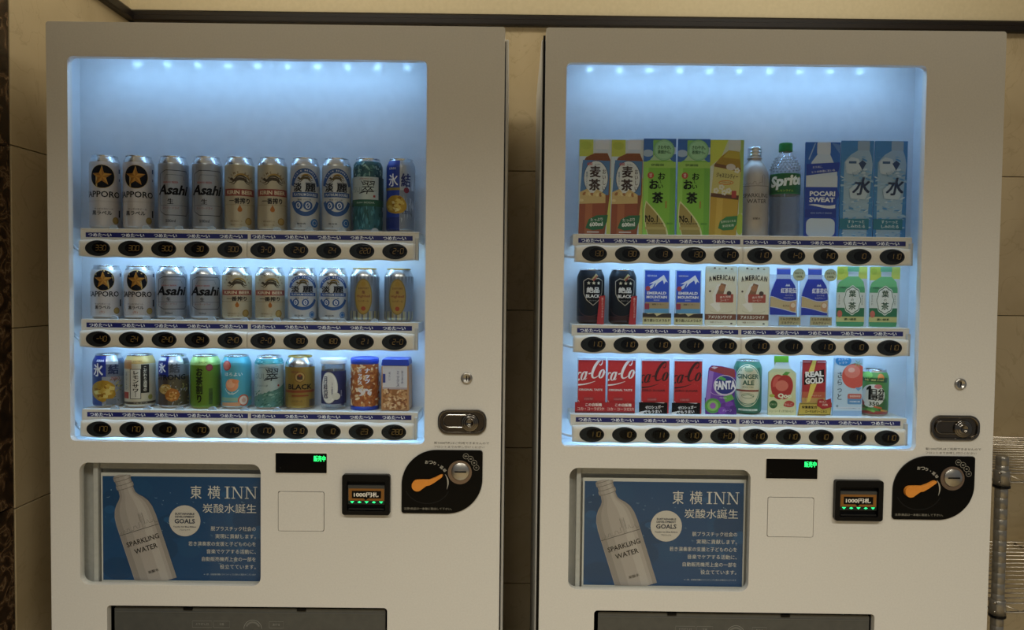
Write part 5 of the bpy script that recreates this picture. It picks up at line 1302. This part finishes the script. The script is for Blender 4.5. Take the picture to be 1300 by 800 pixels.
def apple_card():
    a = Pic(375, 457, 2.887); a.base = mat('#a9b48c', .4)
    a.P([(285, 457), (285, 170), (330, 140), (330, 108), (412, 108), (412, 140), (455, 170), (470, 457)], '#aab88a').R(318, 65, 412, 106, '#5fae2c', r=5).P([(330, 108), (410, 108), (430, 150), (310, 150)], '#b8d4d8').R(288, 175, 465, 455, '#b5ba88').R(285, 410, 468, 455, '#c0bc88')
    a.P(bez((370, 195), (330, 170), (290, 210), (300, 275)) + bez((300, 275), (310, 350), (350, 360), (370, 350)) + bez((370, 350), (410, 362), (440, 320), (445, 270)) + bez((445, 270), (448, 205), (405, 175), (370, 195)), '#8e2420').P(bez((365, 205), (335, 185), (305, 215), (312, 270)) + [(345, 270), (345, 220)], '#b0453a').E(372, 262, 42, '#b85a4a', ry=36).P([(372, 190), (395, 168), (425, 172), (405, 192)], '#3f7a2c').E(308, 328, 18, '#8a9a3c', ry=10)
    a.E(318, 386, 27, '#1f4a24').P(bez((385, 395), (390, 355), (430, 350), (455, 375)) + bez((455, 375), (465, 405), (420, 412), (385, 395)), '#96332a')
    a.T('Qoo', 392, 330, 36, '#c8d4b0', 90, b=.05).T('ビタミン', 318, 386, 12, '#b8c89a', 36).T('りんご', 418, 385, 14, '#e0b8a8', 48, b=.02).T('ジューシーすっきりおいしい', 372, 430, 16, '#3a4a24', 160, b=.02)
    out = [a.q(*p) for p in ((282, 457), (282, 170), (325, 140), (318, 104), (318, 64), (412, 64), (414, 140), (458, 170), (472, 457))]
    return make_card('apple_juice_card', a, out)
def energy_card():
    a = Pic(584, 457, 2.887); a.base = mat('#8e2424', .4)
    a.R(505, 85, 665, 460, '#8e2226').R(505, 300, 665, 345, '#a04a34').R(505, 340, 665, 460, '#a8824a').P([(575, 85), (600, 85), (580, 180), (625, 190), (560, 365), (540, 372), (565, 240), (520, 250)], '#c8b04a').R(508, 98, 560, 106, '#b8787c').R(605, 98, 660, 106, '#b8787c')
    a.P([(520, 180), (650, 150), (655, 235), (520, 255)], '#14110f')
    a.T('REAL', 587, 182, 38, '#d8d4cc', 120, rot=4, b=.05).T('GOLD', 587, 226, 40, '#d8d4cc', 120, rot=4, b=.05).T('リアルゴールド', 600, 325, 9, '#d8b8a8', 70).T('ENERGY', 530, 345, 30, '#6a4a2a', 8, vert=True)
    s = Pic(584, 457, 2.887); s.P([(478, 455), (490, 375), (700, 372), (692, 452)], '#a8903c').L([(482, 450), (493, 379), (697, 376), (690, 448), (482, 450)], 4, '#2a2414').T('栄養素配合', 555, 400, 18, '#1f1a10', 100, b=.04).T('ローヤルゼリーエキス', 600, 428, 18, '#1f1a10', 140, b=.04)
    s2 = Pic(584, 457, 2.887); s2.P([(605, 385), (612, 350), (640, 345), (650, 358), (690, 342), (698, 395), (640, 410)], '#8e2024').T('おいしく', 640, 362, 12, '#e0c0b0', 44, b=.03).T('元気', 655, 382, 14, '#e0c0b0', 36, b=.03)
    so = [s.q(*p) for p in ((478, 457), (488, 372), (702, 370), (695, 452))]; so2 = [s.q(*p) for p in ((602, 388), (610, 348), (640, 343), (650, 355), (692, 340), (700, 397), (640, 412))]
    return make_card('energy_drink_card', a, rrect(-26, 0, 27, 127, 1.5, 3), signs=[(s, so, 4, '#a8903c'), (s2, so2, 6, '#8e2024')], backing=(60, 0, 124))
def tomato_card():
    a = Pic(809, 460, 2.887); a.base = mat('#8fb4d4', .4)
    a.R(705, 65, 915, 465, '#86aed2').R(718, 75, 905, 425, '#9fc0dc').P([(715, 430), (905, 425), (905, 465), (715, 465)], '#7a9cc8').R(725, 400, 905, 418, '#b8c8da')
    a.E(850, 195, 82, '#b8453c', ry=82).E(835, 165, 52, '#c8685c', ry=44).E(830, 155, 22, '#d89a90', ry=16).E(775, 95, 52, '#2c78b8', ry=34)
    for t in range(6): a.P([(868, 112), (868 + 34 * math.cos(t * 1.05), 112 + 30 * math.sin(t * 1.05)), (868 + 14 * math.cos(t * 1.05 + .4), 112 + 12 * math.sin(t * 1.05 + .4))], '#6a9a4a')
    a.R(808, 312, 900, 382, '#4a7ab0', r=10).R(808, 312, 900, 346, '#a8524a', r=10).P([(855, 270), (900, 270), (878, 295)], '#5a8ac0')
    a.T('さらっと。', 752, 285, 235, '#22344e', 34, vert=True, b=.02).T('カラダに', 775, 84, 16, '#d0dfec', 70, rot=6, b=.02).T('トマト', 775, 108, 16, '#d0dfec', 52, rot=6, b=.02).T('食塩無添加', 856, 328, 14, '#dcc8c0', 70, b=.02).T('PREMIUM', 856, 364, 10, '#c8d8e8', 66).T('トマトジュース まろやかな飲みごこち', 812, 409, 9, '#46607e', 160)
    return make_card('tomato_juice_card', a, rrect(-34, 0, 33, 133, 1.5, 3), backing=(66, 0, 128))
def veg_can():
    a = Pic(1020, 460, 2.887, 31, .4)
    a.wrap(170, 448, '#3f7a34').P([(935, 170), (1105, 170), (1105, 448), (935, 448)], '#467c3a').E(960, 365, 38, '#8a3a2c', ry=46).E(1080, 390, 40, '#2f5a26', ry=50).E(975, 190, 36, '#6aa84c', ry=24).E(1062, 200, 22, '#c8743c', ry=22).R(935, 425, 1105, 448, '#8a3a34').P([(940, 206), (1100, 206), (1095, 236), (945, 230)], '#1f4a24')
    a.E(1015, 320, 78, '#c8ccc4', ry=72).E(1000, 380, 40, '#c8ccc4', ry=22).E(1045, 262, 24, '#b8686a', ry=14)
    for i in range(20): a.E(945 + (i * 41) % 155, 395 + (i * 23) % 45, 7, ('#2a5a22', '#6a9a3c', '#a8542c', '#b88a3c')[i % 4], n=8)
    a.P([(992, 258), (1004, 258), (1004, 352), (988, 352), (988, 284), (976, 290), (976, 276)], '#141614').T('日分', 1046, 298, 38, '#141614', 80, b=.05).T('野菜', 1044, 336, 36, '#141614', 76, b=.05).T('の', 1092, 318, 10, '#141614').T('350', 1022, 377, 26, '#22301c', 60, b=.03).T('栄養・野菜 汁100%', 1020, 221, 12, '#d0c878', 120, b=.02)
    return make_can('vegetable_juice_can', 106, a, lid=ALU, r=31.0)

# x positions (mm from the machine's edge) and what stands there
CANX = [[83.6, 160.6, 240.6, 318.2, 392.6, 467.8, 543.0, 615.6, 687.4, 762.8],
        [84.8, 161.2, 235.4, 313.1, 385.9, 462.4, 537.6, 608.2, 680.8, 759.5],
        [87.8, 160.9, 239.4, 312.5, 384.7, 460.6, 531.9, 609.7, 682.0, 756.3]]
MADE = {}
ROUND = {'s1', 'd1', 'c1', 'b1', 'g1', 'i1', 's2', 'd2', 'c2', 'b2', 'h2', 'i2', 'so', 'i3', 'gt', 'pe', 'g2', 'wh', 'sk', 'nt', 'mb', 'cb', 'kc', 'ga', 'vg'}
def put(k, row, x, key, fn, label, group, y=0.083, rz=0.0, cat=None):
    p, r = place(k, x / 1000.0, y, SH[row])
    if key in ROUND:      # round packs were turned to face a customer standing between the machines
        r = math.atan2(1.015 - p[0], p[1] + 1.705)
    if key not in MADE:
        o = fn(); MADE[key] = o
        o.location = p; o.rotation_euler = (0, 0, r + rz); o['label'] = label; o['group'] = group
        if cat: o['category'] = cat
    else:
        o = dup(MADE[key], p, r + rz, label, group)
    return o
G0, G1, G2 = 'tall cans on the top shelf of the beer machine', 'short beer cans on the middle shelf of the beer machine', 'cans and snacks on the bottom shelf of the beer machine'
ROW0 = [('s1', lambda: star_can(True), 'tall silver can with gold star on black disc, at the shelf end'),
        ('s1', None, 'tall silver can with gold star on black disc, beside a dark silver can'),
        ('d1', lambda: dry_can(True), 'tall dark silver can with slanted black lettering, beside a gold star can'),
        ('d1', None, 'tall dark silver can with slanted black lettering, beside a cream can'),
        ('c1', lambda: cream_can(True), 'tall cream can with red banner, beside a dark silver can'),
        ('c1', None, 'tall cream can with red banner, beside a pale can with blue arcs'),
        ('b1', lambda: blue_ring_can(True), 'tall pale can with blue arcs and dots, beside a cream can'),
        ('b1', None, 'tall pale can with blue arcs and dots, beside the teal can'),
        ('g1', gin_can_tall, 'tall teal can with black brush character on a pale panel'),
        ('i1', lambda: ice_can('tall'), 'tall blue and silver can with gold lemon picture')]
ROW1 = [('s2', lambda: star_can(False), 'short silver can with gold star on black disc, at the shelf end'),
        ('s2', None, 'short silver can with gold star on black disc, beside a dark silver can'),
        ('d2', lambda: dry_can(False), 'short dark silver can with slanted black lettering, beside a gold star can'),
        ('d2', None, 'short dark silver can with slanted black lettering, beside a cream can'),
        ('c2', lambda: cream_can(False), 'short cream can with red banner, beside a dark silver can'),
        ('c2', None, 'short cream can with red banner, beside a pale can with blue arcs'),
        ('b2', lambda: blue_ring_can(False), 'short pale can with blue arcs and dots, beside a cream can'),
        ('b2', None, 'short pale can with blue arcs and dots, beside a yellow oval can'),
        ('h2', highball_can, 'silver can with yellow oval emblem, beside a pale can with blue arcs'),
        ('h2', None, 'silver can with yellow oval emblem, at the shelf end')]
ROW2 = [('i2', lambda: ice_can('plain'), 'short blue and grey can with large lemon picture'),
        ('so', sour_can, 'beige can with white and black upright lettering boxes'),
        ('i3', lambda: ice_can('strong'), 'short blue and dark grey can with citrus slices'),
        ('gt', green_tea_can, 'olive and green can with bold black upright lettering'),
        ('pe', peach_can, 'turquoise can with a peach picture'),
        ('g2', gin_can_short, 'short pale green can with black brush character'),
        ('wh', whisky_can, 'gold brown can with round emblem and dark lettering'),
        ('sk', sake_cup, 'clear glass cup with navy label and white cap'),
        ('nt', nut_tin, 'round canister of nuts with blue lid'),
        ('nc', nut_carton, 'carton of nuts with blue lid and white upper label')]
CATS = {'nt': 'canister', 'nc': 'carton', 'sk': 'cup'}
for row, (tab, grp) in enumerate(((ROW0, G0), (ROW1, G1), (ROW2, G2))):
    for x, (key, fn, lab) in zip(CANX[row], tab):
        put(1, row, x, key, fn, lab, grp, 0.083, cat=CATS.get(key))
H0, H1, H2 = 'bottles and bottle cards on the top shelf of the tea machine', 'coffee and tea dummies on the middle shelf of the tea machine', 'soda and juice dummies on the bottom shelf of the tea machine'
TEA0 = [(116.5, 'bc', barley_card, 'brown barley tea bottle card with round white label, at the shelf end', .058),
        (189.5, 'bc', None, 'brown barley tea bottle card with round white label, beside a green card', .058),
        (262.5, 'gc', green_tea_card, 'green tea bottle card with tan leaf, beside a brown tea card', .056),
        (339.8, 'gc', None, 'green tea bottle card with tan leaf, beside the yellow tea card', .056),
        (414.6, 'jc', jasmine_card, 'yellow jasmine tea bottle card with white flowers', .058),
        (485.6, 'mb', metal_bottle, 'plain silver aluminium water bottle with screw cap', .086),
        (556.5, 'cb', clear_bottle, 'clear plastic soda bottle with green cap and green label', .086),
        (631.0, 'sc', sports_card, 'white and blue sports drink bottle card', .058),
        (709.0, 'wc', water_card, 'pale blue water bottle card, beside the sports drink card', .058),
        (785.0, 'wc', None, 'pale blue water bottle card, at the shelf end', .058)]
TEA1 = [(113.5, 'kc', black_coffee_can, 'black coffee can with silver shield, at the shelf end', .088),
        (187.5, 'kc', None, 'black coffee can with silver shield, beside a blue card', .088),
        (261.5, 'mc', mountain_card, 'blue coffee card with white mountain, beside a black can', .058),
        (333.0, 'mc', None, 'blue coffee card with white mountain, beside a cream card', .058),
        (407.5, 'ac', american_card, 'cream coffee card with brown band, beside a blue mountain card', .058),
        (481.0, 'ac', None, 'cream coffee card with brown band, beside a navy bottle card', .058),
        (550.0, 'tc', milk_tea_card, 'navy milk tea bottle card with round badge, beside a cream card', .058),
        (621.0, 'tc', None, 'navy milk tea bottle card with round badge, beside a green card', .058),
        (705.5, 'lc', leaf_tea_card, 'green leaf tea card with white medallion, beside a navy card', .058),
        (780.0, 'lc', None, 'green leaf tea card with white medallion, at the shelf end', .058)]
TEA2 = [(116.5, 'cc', lambda: cola_card(False), 'red cola card with white script, at the shelf end', .060),
        (184.5, 'cc', None, 'red cola card with white script, beside a black script card', .060),
        (262.0, 'cz', lambda: cola_card(True), 'red cola card with black script, beside a white script card', .060),
        (337.0, 'cz', None, 'red cola card with black script, beside the purple card', .060),
        (411.5, 'gp', grape_card, 'purple grape soda can card with fruit', .058),
        (481.6, 'ga', ginger_can, 'green can with cream oval label', .088),
        (552.0, 'ap', apple_card, 'pale green apple juice bottle card with red apple', .058),
        (623.5, 'rg', energy_card, 'red and gold drink card with yellow lightning bolt', .058),
        (701.5, 'tm', tomato_card, 'pale blue juice card with red tomato', .058),
        (774.0, 'vg', veg_can, 'small green vegetable juice can with white label', .086)]
TCATS = {'mb': 'bottle', 'cb': 'bottle', 'kc': 'can', 'ga': 'can', 'vg': 'can'}
for row, (tab, grp) in enumerate(((TEA0, H0), (TEA1, H1), (TEA2, H2))):
    for x, key, fn, lab, y in tab:
        put(2, row, x, key, fn, lab, grp, y, cat=TCATS.get(key, 'display card'))
